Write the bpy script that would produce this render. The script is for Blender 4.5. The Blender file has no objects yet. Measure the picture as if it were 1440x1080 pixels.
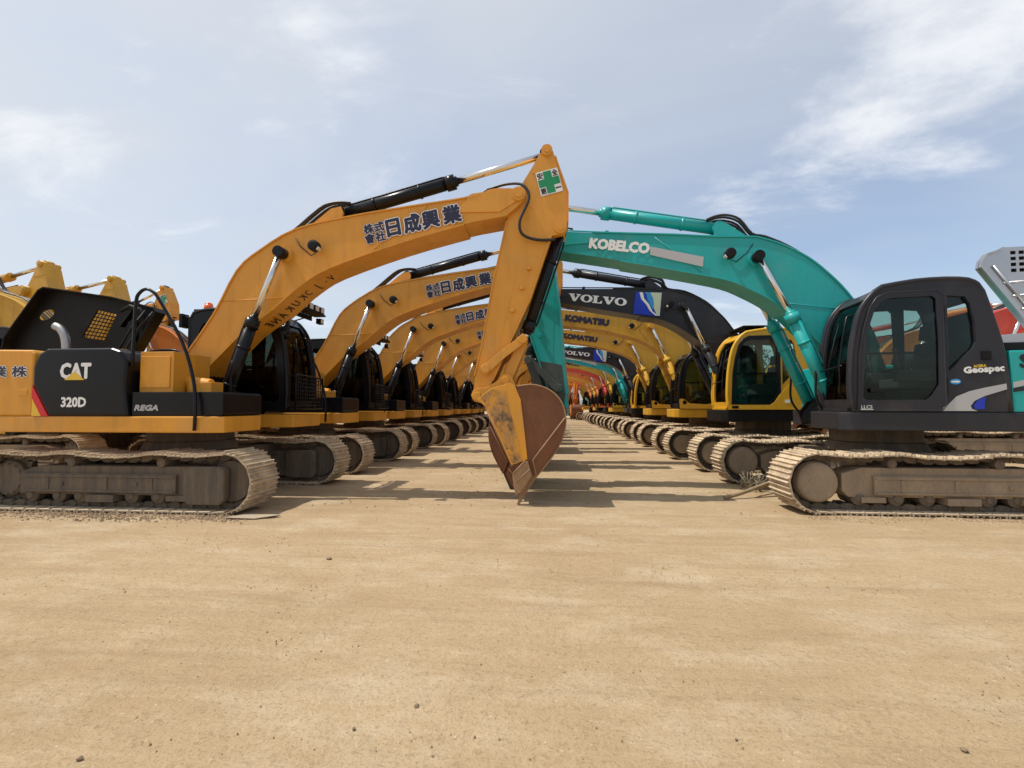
import bpy, bmesh, math, random
from mathutils import Vector, Matrix, noise
from mathutils.geometry import tessellate_polygon
random.seed(7)
SC = bpy.context.scene
COL = SC.collection
R = math.radians

# ---------------------------------------------------------------- camera, sky, sun
cd = bpy.data.cameras.new('camera'); cam = bpy.data.objects.new('camera', cd); COL.objects.link(cam)
cd.sensor_width = 36.0; cd.lens = 36.0 * 662 / 1440; cd.clip_start = 0.05; cd.clip_end = 6000
cam.location = (0, 0, 1.40)
cam.rotation_euler = (R(90 + 2.76), 0, math.atan(55 / 662))
SC.camera = cam

SUN_EL, SUN_AZ = R(63), R(186)           # azimuth of the sun, counter-clockwise from +X
sdir = Vector((math.cos(SUN_EL) * math.cos(SUN_AZ), math.cos(SUN_EL) * math.sin(SUN_AZ), math.sin(SUN_EL)))
W = bpy.data.worlds.new('World'); SC.world = W; W.use_nodes = True
nt = W.node_tree; nt.nodes.clear()
def N(tree, kind, **kw):
    n = tree.nodes.new(kind)
    for k, v in kw.items():
        if k.startswith('i_'):
            n.inputs[k[2:].replace('_', ' ')].default_value = v
        else:
            setattr(n, k, v)
    return n
out = N(nt, 'ShaderNodeOutputWorld'); bg = N(nt, 'ShaderNodeBackground'); bg.inputs['Strength'].default_value = 0.15
sky = N(nt, 'ShaderNodeTexSky', sky_type='NISHITA', sun_disc=False, sun_elevation=SUN_EL,
        sun_rotation=R(90) - SUN_AZ, altitude=50, air_density=1.0, dust_density=2.2, ozone_density=1.0)
tc = N(nt, 'ShaderNodeTexCoord')
sep = N(nt, 'ShaderNodeSeparateXYZ'); nt.links.new(tc.outputs['Generated'], sep.inputs[0])
mz = N(nt, 'ShaderNodeMath', operation='MAXIMUM'); mz.inputs[1].default_value = 0.0
nt.links.new(sep.outputs['Z'], mz.inputs[0])
az_ = N(nt, 'ShaderNodeMath', operation='ADD'); az_.inputs[1].default_value = 0.22
nt.links.new(mz.outputs[0], az_.inputs[0])
vd = N(nt, 'ShaderNodeVectorMath', operation='DIVIDE'); nt.links.new(tc.outputs['Generated'], vd.inputs[0])
cmb = N(nt, 'ShaderNodeCombineXYZ')
for i in range(3): nt.links.new(az_.outputs[0], cmb.inputs[i])
nt.links.new(cmb.outputs[0], vd.inputs[1])
def wnoise(scale, detail, rough, dist, lo, hi, off):
    mp = N(nt, 'ShaderNodeMapping'); mp.inputs['Location'].default_value = off
    mp.inputs['Rotation'].default_value = (0, 0, R(24)); mp.inputs['Scale'].default_value = (1.0, 1.7, 1)
    nt.links.new(vd.outputs[0], mp.inputs[0])
    n = N(nt, 'ShaderNodeTexNoise'); n.inputs['Scale'].default_value = scale; n.inputs['Detail'].default_value = detail
    n.inputs['Roughness'].default_value = rough; n.inputs['Distortion'].default_value = dist
    nt.links.new(mp.outputs[0], n.inputs[0])
    r = N(nt, 'ShaderNodeMapRange', interpolation_type='SMOOTHSTEP'); r.inputs[1].default_value = lo; r.inputs[2].default_value = hi
    nt.links.new(n.outputs['Fac'], r.inputs[0])
    return r
veil = wnoise(0.55, 6, 0.55, 0.5, 0.30, 0.70, (4.93, 4.53, 0))
puff = wnoise(1.15, 9, 0.6, 0.35, 0.52, 0.72, (4.30, 4.83, 0))
dots = N(nt, 'ShaderNodeVectorMath', operation='DOT_PRODUCT'); dots.inputs[1].default_value = sdir   # thin haze scatters more light towards the sun
nt.links.new(tc.outputs['Generated'], dots.inputs[0])
hz = N(nt, 'ShaderNodeMapRange'); hz.inputs[1].default_value = 0.0; hz.inputs[2].default_value = 1.0; hz.inputs[3].default_value = 0.14; hz.inputs[4].default_value = 0.60
nt.links.new(dots.outputs['Value'], hz.inputs[0])
vs_ = N(nt, 'ShaderNodeMath', operation='MULTIPLY_ADD', use_clamp=True); vs_.inputs[1].default_value = 0.42
nt.links.new(veil.outputs[0], vs_.inputs[0]); nt.links.new(hz.outputs[0], vs_.inputs[2])
m1 = N(nt, 'ShaderNodeMixRGB'); m1.inputs['Color2'].default_value = (4.0, 4.2, 4.45, 1)
nt.links.new(vs_.outputs[0], m1.inputs['Fac']); nt.links.new(sky.outputs[0], m1.inputs['Color1'])
pf = N(nt, 'ShaderNodeMath', operation='MULTIPLY'); pf.inputs[1].default_value = 0.75
nt.links.new(puff.outputs[0], pf.inputs[0])
m2 = N(nt, 'ShaderNodeMixRGB'); m2.inputs['Color2'].default_value = (5.7, 5.75, 5.85, 1)
nt.links.new(pf.outputs[0], m2.inputs['Fac']); nt.links.new(m1.outputs[0], m2.inputs['Color1'])
nt.links.new(m2.outputs[0], bg.inputs['Color']); nt.links.new(bg.outputs[0], out.inputs['Surface'])

sl = bpy.data.lights.new('sun', 'SUN'); sl.energy = 3.5; sl.angle = R(0.6); sl.color = (1, 0.95, 0.87)
sun = bpy.data.objects.new('sun', sl); COL.objects.link(sun); sun.location = (-20, 0, 40)
sun.rotation_euler = (-sdir).to_track_quat('-Z', 'Y').to_euler()
SC.view_settings.view_transform = 'Standard'; SC.view_settings.look = 'None'
SC.view_settings.exposure = 0.26; SC.view_settings.gamma = 1.0; SC.view_settings.use_curve_mapping = False
SC.cycles.max_bounces = 6; SC.cycles.transparent_max_bounces = 12

# ---------------------------------------------------------------- materials
MATS = {}
def new_mat(name):
    m = bpy.data.materials.new(name); m.use_nodes = True
    return m, m.node_tree, m.node_tree.nodes['Principled BSDF']
DUST = (0.36, 0.265, 0.165)
def paint(name, rgb, rough=0.38, dirt=0.35, metal=0.0, dust=DUST, spec=0.5, bump=0.12, scale=1.0, stretch=(1, 1, 0.45), settle=0.0, wearf=0.0):
    if name in MATS: return MATS[name]
    m, t, b = new_mat(name); L = t.links.new
    tc = N(t, 'ShaderNodeTexCoord'); oi = N(t, 'ShaderNodeObjectInfo')
    add = N(t, 'ShaderNodeVectorMath', operation='ADD'); L(tc.outputs['Object'], add.inputs[0])
    sc = N(t, 'ShaderNodeVectorMath', operation='SCALE'); sc.inputs['Scale'].default_value = 37.0
    cb = N(t, 'ShaderNodeCombineXYZ'); L(oi.outputs['Random'], cb.inputs[0]); L(oi.outputs['Random'], cb.inputs[1])
    L(cb.outputs[0], sc.inputs[0]); L(sc.outputs[0], add.inputs[1])
    mp = N(t, 'ShaderNodeMapping'); mp.inputs['Scale'].default_value = stretch; L(add.outputs[0], mp.inputs[0])
    n1 = N(t, 'ShaderNodeTexNoise'); n1.inputs['Scale'].default_value = 2.6 * scale; n1.inputs['Detail'].default_value = 8; n1.inputs['Roughness'].default_value = 0.66
    n2 = N(t, 'ShaderNodeTexNoise'); n2.inputs['Scale'].default_value = 26 * scale; n2.inputs['Detail'].default_value = 4; n2.inputs['Roughness'].default_value = 0.6
    L(mp.outputs[0], n1.inputs[0]); L(mp.outputs[0], n2.inputs[0])
    r1 = N(t, 'ShaderNodeMapRange'); r1.inputs[1].default_value = 0.36; r1.inputs[2].default_value = 0.78; L(n1.outputs['Fac'], r1.inputs[0])
    r2 = N(t, 'ShaderNodeMapRange'); r2.inputs[1].default_value = 0.35; r2.inputs[2].default_value = 0.75; L(n2.outputs['Fac'], r2.inputs[0])
    mm = N(t, 'ShaderNodeMath', operation='MULTIPLY_ADD'); mm.inputs[1].default_value = 0.4; L(r2.outputs[0], mm.inputs[0]); L(r1.outputs[0], mm.inputs[2])
    ms = N(t, 'ShaderNodeMath', operation='MULTIPLY', use_clamp=True); ms.inputs[1].default_value = dirt; L(mm.outputs[0], ms.inputs[0])
    if settle:                                                    # dry dust lying on whatever faces up
        ge = N(t, 'ShaderNodeNewGeometry'); sx = N(t, 'ShaderNodeSeparateXYZ'); L(ge.outputs['Normal'], sx.inputs[0])
        sr = N(t, 'ShaderNodeMapRange'); sr.inputs[1].default_value = .5; sr.inputs[2].default_value = .95; sr.inputs[4].default_value = settle; L(sx.outputs['Z'], sr.inputs[0])
        ad = N(t, 'ShaderNodeMath', operation='ADD', use_clamp=True); L(sr.outputs[0], ad.inputs[0]); L(ms.outputs[0], ad.inputs[1]); ms = ad
    mx = N(t, 'ShaderNodeMixRGB'); mx.inputs['Color1'].default_value = (*rgb, 1); mx.inputs['Color2'].default_value = (*dust, 1)
    L(ms.outputs[0], mx.inputs['Fac']); L(mx.outputs[0], b.inputs['Base Color'])
    if wearf:                                                     # rain-run grime and small chips in the paint
        for scl, st, lo, hi, f, c in ((1.0, (5.5, 5.5, .55), .52, .78, .42 * wearf, [v * .38 for v in rgb]), (55, (1, 1, 1), .675, .70, .8 * wearf, (.07, .05, .04)), (1.3, (1, 1, 1), .55, .75, .30 * wearf, DUST)):
            mp2 = N(t, 'ShaderNodeMapping'); mp2.inputs['Scale'].default_value = st; L(add.outputs[0], mp2.inputs[0])
            n3 = N(t, 'ShaderNodeTexNoise'); n3.inputs['Scale'].default_value = scl; n3.inputs['Detail'].default_value = 6; n3.inputs['Roughness'].default_value = .6; L(mp2.outputs[0], n3.inputs[0])
            r3 = N(t, 'ShaderNodeMapRange'); r3.inputs[1].default_value = lo; r3.inputs[2].default_value = hi; r3.inputs[4].default_value = f; L(n3.outputs['Fac'], r3.inputs[0])
            m3 = N(t, 'ShaderNodeMixRGB'); m3.inputs['Color2'].default_value = (*c, 1); L(mx.outputs[0], m3.inputs['Color1']); L(r3.outputs[0], m3.inputs['Fac']); mx = m3
        L(mx.outputs[0], b.inputs['Base Color'])
    rr = N(t, 'ShaderNodeMath', operation='MULTIPLY_ADD', use_clamp=True); rr.inputs[1].default_value = 0.55; rr.inputs[2].default_value = rough
    L(ms.outputs[0], rr.inputs[0]); L(rr.outputs[0], b.inputs['Roughness'])
    b.inputs['Metallic'].default_value = metal; b.inputs['Specular IOR Level'].default_value = spec
    if bump:
        bp = N(t, 'ShaderNodeBump'); bp.inputs['Strength'].default_value = bump; bp.inputs['Distance'].default_value = 0.01
        L(n2.outputs['Fac'], bp.inputs['Height']); L(bp.outputs[0], b.inputs['Normal'])
    MATS[name] = m
    return m
def flat(name, rgb, rough=0.5, metal=0.0):
    if name in MATS: return MATS[name]
    m, t, b = new_mat(name); b.inputs['Base Color'].default_value = (*rgb, 1); b.inputs['Roughness'].default_value = rough; b.inputs['Metallic'].default_value = metal
    MATS[name] = m; return m
def glass(name, tint, gl=0.9):
    m, t, b = new_mat(name); t.nodes.remove(b); o = t.nodes['Material Output']
    tr = N(t, 'ShaderNodeBsdfTransparent'); tr.inputs[0].default_value = (*tint, 1)
    g = N(t, 'ShaderNodeBsdfGlossy'); g.inputs['Roughness'].default_value = 0.03; g.inputs['Color'].default_value = (gl, gl, gl, 1)
    df = N(t, 'ShaderNodeBsdfDiffuse'); df.inputs['Color'].default_value = (0.30, 0.27, 0.22, 1)
    fr = N(t, 'ShaderNodeFresnel'); fr.inputs['IOR'].default_value = 1.5
    mx = N(t, 'ShaderNodeMixShader'); t.links.new(fr.outputs[0], mx.inputs[0]); t.links.new(tr.outputs[0], mx.inputs[1]); t.links.new(g.outputs[0], mx.inputs[2])
    m2 = N(t, 'ShaderNodeMixShader')
    n = N(t, 'ShaderNodeTexNoise'); n.inputs['Scale'].default_value = 3; n.inputs['Detail'].default_value = 2
    tcn = N(t, 'ShaderNodeTexCoord'); t.links.new(tcn.outputs['Object'], n.inputs[0])
    mr = N(t, 'ShaderNodeMapRange'); mr.inputs[1].default_value = 0.4; mr.inputs[2].default_value = 0.8; mr.inputs[3].default_value = 0.0; mr.inputs[4].default_value = 0.010
    t.links.new(n.outputs['Fac'], mr.inputs[0]); t.links.new(mr.outputs[0], m2.inputs[0])
    t.links.new(mx.outputs[0], m2.inputs[1]); t.links.new(df.outputs[0], m2.inputs[2]); t.links.new(m2.outputs[0], o.inputs['Surface'])
    MATS[name] = m; return m

def worn(name, rgb, bare, rust):
    m, t, b = new_mat(name); L = t.links.new; tc = N(t, 'ShaderNodeTexCoord')
    def nz(sc, d, lo, hi, st):
        mp = N(t, 'ShaderNodeMapping'); mp.inputs['Scale'].default_value = st; L(tc.outputs['Object'], mp.inputs[0])
        n = N(t, 'ShaderNodeTexNoise'); n.inputs['Scale'].default_value = sc; n.inputs['Detail'].default_value = d; n.inputs['Roughness'].default_value = .7; L(mp.outputs[0], n.inputs[0])
        r = N(t, 'ShaderNodeMapRange'); r.inputs[1].default_value = lo; r.inputs[2].default_value = hi; L(n.outputs['Fac'], r.inputs[0]); return r, n
    a, _ = nz(5.5, 8, .47, .56, (1, 1, .8)); c, n2 = nz(3.5, 9, .42, .62, (1.3, 1, 1))
    m1 = N(t, 'ShaderNodeMixRGB'); m1.inputs['Color1'].default_value = (*rgb, 1); m1.inputs['Color2'].default_value = (*rust, 1); L(c.outputs[0], m1.inputs['Fac'])
    m2 = N(t, 'ShaderNodeMixRGB'); m2.inputs['Color2'].default_value = (*bare, 1); L(m1.outputs[0], m2.inputs['Color1'])
    mu = N(t, 'ShaderNodeMath', operation='MULTIPLY'); L(a.outputs[0], mu.inputs[0]); L(c.outputs[0], mu.inputs[1]); L(mu.outputs[0], m2.inputs['Fac'])
    L(m2.outputs[0], b.inputs['Base Color']); b.inputs['Roughness'].default_value = .55
    bp = N(t, 'ShaderNodeBump'); bp.inputs['Strength'].default_value = .3; bp.inputs['Distance'].default_value = .01; L(n2.outputs['Fac'], bp.inputs['Height']); L(bp.outputs[0], b.inputs['Normal'])
    MATS[name] = m; return m
CATY = paint('cat_yellow', (0.72, 0.315, 0.020), 0.36, 0.42, dust=(0.50, 0.235, 0.045), wearf=0.8)
CATW = worn('worn_yellow', (0.62, 0.28, 0.03), (0.035, 0.032, 0.03), (0.34, 0.19, 0.075))
KOMY = paint('komatsu_yellow', (0.64, 0.34, 0.010), 0.38, 0.5, dust=(0.46, 0.25, 0.045), wearf=1)
VOLY = paint('volvo_yellow', (0.70, 0.37, 0.012), 0.34, 0.35, dust=(0.52, 0.29, 0.04), wearf=0.6)
TEAL = paint('kobelco_teal', (0.004, 0.36, 0.345), 0.28, 0.35, dust=(0.03, 0.28, 0.27), wearf=0.55)
VGRY = paint('volvo_grey', (0.017, 0.018, 0.024), 0.34, 0.04, spec=0.3, wearf=0.3)
KGRY = paint('kobelco_grey', (0.022, 0.023, 0.030), 0.32, 0.02, spec=0.3, bump=0.02, wearf=0.25)
HORG = paint('orange_paint', (0.70, 0.19, 0.02), 0.38, 0.25, wearf=0.8)
REDP = paint('red_paint', (0.60, 0.045, 0.022), 0.36, 0.18, wearf=0.6)
BLK = paint('black_paint', (0.004, 0.0045, 0.007), 0.28, 0.015, spec=0.25, bump=0.02)
BLKM = paint('black_matt', (0.005, 0.005, 0.005), 0.5, 0.02, spec=0.2, bump=0.02)
RUB = paint('hose_rubber', (0.008, 0.008, 0.009), 0.45, 0.05)
CHRM = paint('chrome_rod', (0.74, 0.72, 0.68), 0.16, 0.12, metal=1.0, bump=0.02)
STEEL = paint('bare_steel', (0.42, 0.42, 0.42), 0.34, 0.25, metal=0.9)
SILV = paint('silver_sheet', (0.50, 0.51, 0.53), 0.34, 0.10, metal=0.85, bump=0.03)
TRK = paint('track_dusty', (0.25, 0.185, 0.12), 0.8, 1.3, dust=(0.58, 0.455, 0.305), scale=1.6, bump=0.5, stretch=(1, 1, 1), settle=0.6)
TRKC = paint('track_chain', (0.05, 0.042, 0.034), 0.7, 0.7, dust=(0.24, 0.18, 0.115), bump=0.4, stretch=(1, 1, 1), settle=0.6)
FRMC = paint('track_frame_dark', (0.065, 0.055, 0.045), 0.65, 0.62, dust=(0.28, 0.205, 0.13), scale=1.3, bump=0.3, stretch=(2.2, 1, 0.25), settle=0.6)
FRMT = paint('track_frame_tan', (0.20, 0.15, 0.10), 0.7, 0.9, dust=(0.38, 0.285, 0.185), scale=1.3, bump=0.35, stretch=(1, 1, 0.5), settle=0.6)
RUST = paint('bucket_rust', (0.125, 0.040, 0.016), 0.6, 0.6, dust=(0.26, 0.115, 0.045), scale=1.4, bump=0.3, stretch=(1.3, 1, 0.5))
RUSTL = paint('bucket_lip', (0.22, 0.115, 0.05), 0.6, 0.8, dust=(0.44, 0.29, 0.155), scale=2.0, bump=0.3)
DARKW = paint('worn_dark_metal', (0.03, 0.035, 0.035), 0.6, 0.8, dust=(0.10, 0.12, 0.10), scale=2.2)
SEAT = paint('seat_fabric', (0.045, 0.047, 0.052), 0.85, 0.08)
WHT = flat('white_decal', (0.78, 0.78, 0.76), 0.4)
NAVY = flat('navy_decal', (0.012, 0.010, 0.04), 0.4)
GRN = flat('green_decal', (0.004, 0.25, 0.09), 0.4)
BLUE = flat('blue_decal', (0.005, 0.03, 0.42), 0.35)
LBLUE = flat('light_blue_decal', (0.03, 0.28, 0.60), 0.35)
PALE = flat('pale_green_decal', (0.55, 0.62, 0.42), 0.4)
GRYD = flat('grey_decal', (0.42, 0.42, 0.42), 0.35)
REDD = flat('red_decal', (0.6, 0.012, 0.02), 0.35)
YELD = flat('yellow_decal', (0.75, 0.47, 0.03), 0.35)
LENS = flat('lamp_lens', (0.62, 0.60, 0.55), 0.12)
AMBER = flat('amber_lens', (0.85, 0.13, 0.015), 0.15)
MARK = flat('marker_ink', (0.02, 0.012, 0.01), 0.6)
GLS = glass('cab_glass', (0.74, 0.84, 0.80), 0.45)
GLSD = glass('cab_glass_dark', (0.45, 0.50, 0.47), 0.4)

# ---------------------------------------------------------------- mesh building
class MB:
    def __init__(s): s.v = []; s.f = []; s.smooth = []
    def add(s, vs, fs, sm=False):
        o = len(s.v); s.v += [tuple(v) for v in vs]
        for f in fs: s.f.append([i + o for i in f]); s.smooth.append(sm)
    def box(s, c, d, rot=None):
        x, y, z = d[0] / 2, d[1] / 2, d[2] / 2
        vs = [Vector(p) for p in ((-x, -y, -z), (x, -y, -z), (x, y, -z), (-x, y, -z), (-x, -y, z), (x, -y, z), (x, y, z), (-x, y, z))]
        if rot is not None: vs = [rot @ v for v in vs]
        s.add([v + Vector(c) for v in vs], [(0, 3, 2, 1), (4, 5, 6, 7), (0, 1, 5, 4), (1, 2, 6, 5), (2, 3, 7, 6), (3, 0, 4, 7)])
    def bb(s, x0, x1, y0, y1, z0, z1): s.box(((x0 + x1) / 2, (y0 + y1) / 2, (z0 + z1) / 2), (x1 - x0, y1 - y0, z1 - z0))
    def prism(s, poly, y0, y1):
        n = len(poly); vs = [(x, y0, z) for x, z in poly] + [(x, y1, z) for x, z in poly]
        s.add(vs, [list(range(n)), list(range(2 * n - 1, n - 1, -1))] + [[i, i + n, (i + 1) % n + n, (i + 1) % n] for i in range(n)])
    def plan(s, poly, z0, z1):                                   # polygon in x-y, extruded up
        n = len(poly); vs = [(x, y, z0) for x, y in poly] + [(x, y, z1) for x, y in poly]
        s.add(vs, [list(range(n - 1, -1, -1)), list(range(n, 2 * n))] + [[i, (i + 1) % n, (i + 1) % n + n, i + n] for i in range(n)])
    def plate(s, outer, holes, y0, y1):
        loops = [outer] + holes; flat_ = [p for l in loops for p in l]; n = len(flat_)
        tri = tessellate_polygon([[Vector((x, z, 0)) for x, z in l] for l in loops])
        fs = [list(t) for t in tri] + [[i + n for i in t][::-1] for t in tri]
        o = 0
        for l in loops:
            k = len(l); fs += [[o + i, o + (i + 1) % k, o + (i + 1) % k + n, o + i + n] for i in range(k)]; o += k
        s.add([(x, y0, z) for x, z in flat_] + [(x, y1, z) for x, z in flat_], fs)
    def strip(s, pl, th, y0, y1):                                # slab following a polyline in x-z, th to its left
        n = len(pl); nn = []
        for i in range(n):
            a = Vector(pl[max(i - 1, 0)]); b = Vector(pl[min(i + 1, n - 1)]); d = (b - a).normalized(); nn.append(Vector((-d.y, d.x)))
        q = [Vector(p) + m * th for p, m in zip(pl, nn)]
        vs = []
        for i in range(n): vs += [(pl[i][0], y0, pl[i][1]), (pl[i][0], y1, pl[i][1]), (q[i].x, y1, q[i].y), (q[i].x, y0, q[i].y)]
        fs = [(0, 1, 2, 3), (4 * n - 1, 4 * n - 2, 4 * n - 3, 4 * n - 4)]
        for i in range(n - 1):
            for k in range(4): a = 4 * i + k; b = 4 * i + (k + 1) % 4; fs.append((a, a + 4, b + 4, b))
        s.add(vs, fs)
    def cyl(s, p0, p1, r0, r1=None, n=14):
        r1 = r0 if r1 is None else r1; p0 = Vector(p0); p1 = Vector(p1); d = (p1 - p0).normalized()
        u = d.orthogonal().normalized(); w = d.cross(u); vs = []
        for p, r in ((p0, r0), (p1, r1)):
            vs += [p + (u * math.cos(2 * math.pi * i / n) + w * math.sin(2 * math.pi * i / n)) * r for i in range(n)]
        o = len(s.v); s.v += [tuple(v) for v in vs]
        for i in range(n): s.f.append([o + i, o + (i + 1) % n, o + (i + 1) % n + n, o + i + n]); s.smooth.append(True)
        s.f.append([o + i for i in range(n - 1, -1, -1)]); s.smooth.append(False)
        s.f.append([o + n + i for i in range(n)]); s.smooth.append(False)
    def tube(s, pts, r, n=8, closed=False):
        pts = [Vector(p) for p in pts]; k = len(pts); o = len(s.v); u = None
        for i, p in enumerate(pts):
            a = pts[(i - 1) % k] if closed or i else p; b = pts[(i + 1) % k] if closed or i < k - 1 else p
            d = (b - a).normalized()
            u = d.orthogonal().normalized() if u is None else (u - d * u.dot(d)).normalized()
            w = d.cross(u)
            s.v += [tuple(p + (u * math.cos(2 * math.pi * j / n) + w * math.sin(2 * math.pi * j / n)) * r) for j in range(n)]
        for i in range(k if closed else k - 1):
            for j in range(n):
                a = o + i * n + j; b = o + i * n + (j + 1) % n; c = o + ((i + 1) % k) * n
                s.f.append([a, b, c + (j + 1) % n, c + j]); s.smooth.append(True)
        if not closed:
            s.f.append([o + j for j in range(n - 1, -1, -1)]); s.smooth.append(False)
            s.f.append([o + (k - 1) * n + j for j in range(n)]); s.smooth.append(False)
    def lathe(s, prof, c, n=24):                                 # prof: (y, radius); axis along y through c
        o = len(s.v)
        for y, r in prof:
            s.v += [(c[0] + r * math.cos(2 * math.pi * i / n), c[1] + y, c[2] + r * math.sin(2 * math.pi * i / n)) for i in range(n)]
        for k in range(len(prof) - 1):
            for i in range(n): s.f.append([o + k * n + i, o + k * n + (i + 1) % n, o + (k + 1) * n + (i + 1) % n, o + (k + 1) * n + i]); s.smooth.append(False)
        s.f.append([o + i for i in range(n)]); s.smooth.append(False)
        s.f.append([o + (len(prof) - 1) * n + i for i in range(n - 1, -1, -1)]); s.smooth.append(False)
    def mesh(s, name, bev=0.0, seg=2):
        me = bpy.data.meshes.new(name); me.from_pydata(s.v, [], s.f)
        me.polygons.foreach_set('use_smooth', s.smooth); me.update()
        bm = bmesh.new(); bm.from_mesh(me)
        if bev:
            bmesh.ops.recalc_face_normals(bm, faces=bm.faces)
            ed = [e for e in bm.edges if len(e.link_faces) == 2 and e.calc_face_angle(0) > R(28)]
            bmesh.ops.bevel(bm, geom=ed, offset=bev, segments=seg, profile=0.6, affect='EDGES', clamp_overlap=True)
        bmesh.ops.recalc_face_normals(bm, faces=bm.faces)
        bm.to_mesh(me); bm.free()
        return me

CACHE = {}
def part(parent, name, key, fn, mat, bev=0.0, rot=0.0, loc=(0, 0, 0), label=None, kind=None, seg=2):
    k = key + '|' + mat.name
    if k not in CACHE:
        if isinstance(fn, bpy.types.Mesh): me = fn
        else:
            mb = MB(); fn(mb); me = mb.mesh(name, bev, seg)
        me.materials.clear(); me.materials.append(mat); CACHE[k] = me
    o = bpy.data.objects.new(name, CACHE[k]); COL.objects.link(o)
    o.parent = parent; o.location = loc
    if rot: o.rotation_euler = (0, 0, rot)
    if label: o['label'] = label
    if kind: o['kind'] = kind
    return o
def catmull(pts, sub=4):
    out = []
    for i in range(len(pts) - 1):
        p0, p1, p2, p3 = (Vector(pts[max(i - 1, 0)]), Vector(pts[i]), Vector(pts[i + 1]), Vector(pts[min(i + 2, len(pts) - 1)]))
        for k in range(sub):
            t = k / sub
            out.append(tuple(0.5 * ((2 * p1) + (p2 - p0) * t + (2 * p0 - 5 * p1 + 4 * p2 - p3) * t * t + (3 * p1 - p0 - 3 * p2 + p3) * t ** 3)))
    out.append(tuple(pts[-1]))
    return out

# lettering: flat glyph meshes laid on a side of a machine (side -1: right side, read along +x; side +1: left side, read along -x)
TXT = {}
def glyphs(s, off):
    k = (s, off)
    if k not in TXT:
        c = bpy.data.curves.new('lettering', 'FONT'); c.body = s; c.size = 1; c.offset = off; c.fill_mode = 'FRONT'; c.resolution_u = 2
        o = bpy.data.objects.new('lettering', c); COL.objects.link(o)
        dg = bpy.context.evaluated_depsgraph_get(); dg.update()
        me = bpy.data.meshes.new_from_object(o.evaluated_get(dg))
        vs = [(v.co.x, v.co.y) for v in me.vertices]; fs = [list(p.vertices) for p in me.polygons]
        bpy.data.objects.remove(o); bpy.data.curves.remove(c); bpy.data.meshes.remove(me)
        TXT[k] = (vs, fs)
    return TXT[k]
def lay(mb, pts2, faces, org, ang, w, h, y, side, shear=0.0, box=None):
    x0, x1, z0, z1 = box if box else (min(p[0] for p in pts2), max(p[0] for p in pts2), min(p[1] for p in pts2), max(p[1] for p in pts2))
    sx = w / (x1 - x0); sz = h / (z1 - z0); a = R(ang); vs = []
    for p in pts2:
        u = (p[0] - x0) * sx; v = (p[1] - z0) * sz; u += v * shear
        vs.append((org[0] - side * (u * math.cos(a) - v * math.sin(a)), y, org[1] + u * math.sin(a) + v * math.cos(a)))
    mb.add(vs, faces)
def text(mb, s, org, ang, w, h, y, side, bold=0.0, shear=0.0):
    """lettering fitted to w x h; bold: stroke thickening as a share of h, laid as shifted layers 0.2 mm apart"""
    vs, fs = glyphs(s, 0.0)
    sh_ = [(0, 0)] + ([(bold * h * math.cos(2 * math.pi * i / 8), bold * h * math.sin(2 * math.pi * i / 8)) for i in range(8)] if bold else [])
    for k, (du, dv) in enumerate(sh_): lay(mb, vs, fs, (org[0] - side * du, org[1] + dv), ang, w, h, y + side * .0002 * k, side, shear)

# ---------------------------------------------------------------- crawler tracks
TH, RC, ZC = 1.63, 0.37, 0.41           # half tumbler distance, path radius, wheel-centre height
def track_path():
    pts = []
    for i in range(60): x = -TH + 2 * TH * i / 60; pts.append((x, ZC - RC))
    for i in range(40): a = -math.pi / 2 + math.pi * i / 40; pts.append((TH + RC * math.cos(a), ZC + RC * math.sin(a)))
    for i in range(80):
        x = TH - 2 * TH * i / 80
        sup = (-TH, -0.62, 0.68, TH); z = ZC + RC
        for a, b in zip(sup, sup[1:]):
            if a <= x <= b: t = (x - a) / (b - a); z -= (0.055 if b - a > 1.2 else 0.035) * 4 * t * (1 - t)
        pts.append((x, z))
    for i in range(40): a = math.pi / 2 + math.pi * i / 40; pts.append((-TH + RC * math.cos(a), ZC + RC * math.sin(a)))
    return pts
def resample(pts, n):
    P = [Vector(p) for p in pts] + [Vector(pts[0])]; cum = [0]
    for a, b in zip(P, P[1:]): cum.append(cum[-1] + (b - a).length)
    out = []; j = 0
    for k in range(n):
        s = cum[-1] * k / n
        while cum[j + 1] < s: j += 1
        t = (s - cum[j]) / (cum[j + 1] - cum[j]); out.append(P[j].lerp(P[j + 1], t))
    return out, cum[-1] / n
NSH = 47
SHOES, PITCH = resample(track_path(), NSH)
def shoe_profile(p):
    h = p / 2
    return [(-h - .006, -.004), (h - .012, -.004), (h + .008, -.016), (h + .008, -.004), (h - .004, .014), (h - .012, .042), (h - .024, .042), (h - .032, .014),
            (.012, .014), (.007, .034), (-.005, .034), (-.010, .014), (-h + .034, .014), (-h + .028, .038), (-h + .014, .038), (-h + .008, .012), (-h - .006, .010)]
def shoe(mb):
    mb.prism(shoe_profile(PITCH), -0.30, 0.30)
def shoe_tf(i):
    a = SHOES[(i - 1) % NSH]; b = SHOES[(i + 1) % NSH]; d = (b - a); return SHOES[i], math.atan2(d.y, d.x)
def all_shoes(mb):
    pr = shoe_profile(PITCH)
    for i in range(NSH):
        p, a = shoe_tf(i); ca, sa = math.cos(a), math.sin(a)
        mb.prism([(p.x + u * ca + v * sa, p.y + u * sa - v * ca) for u, v in pr], -0.30, 0.30)
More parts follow.
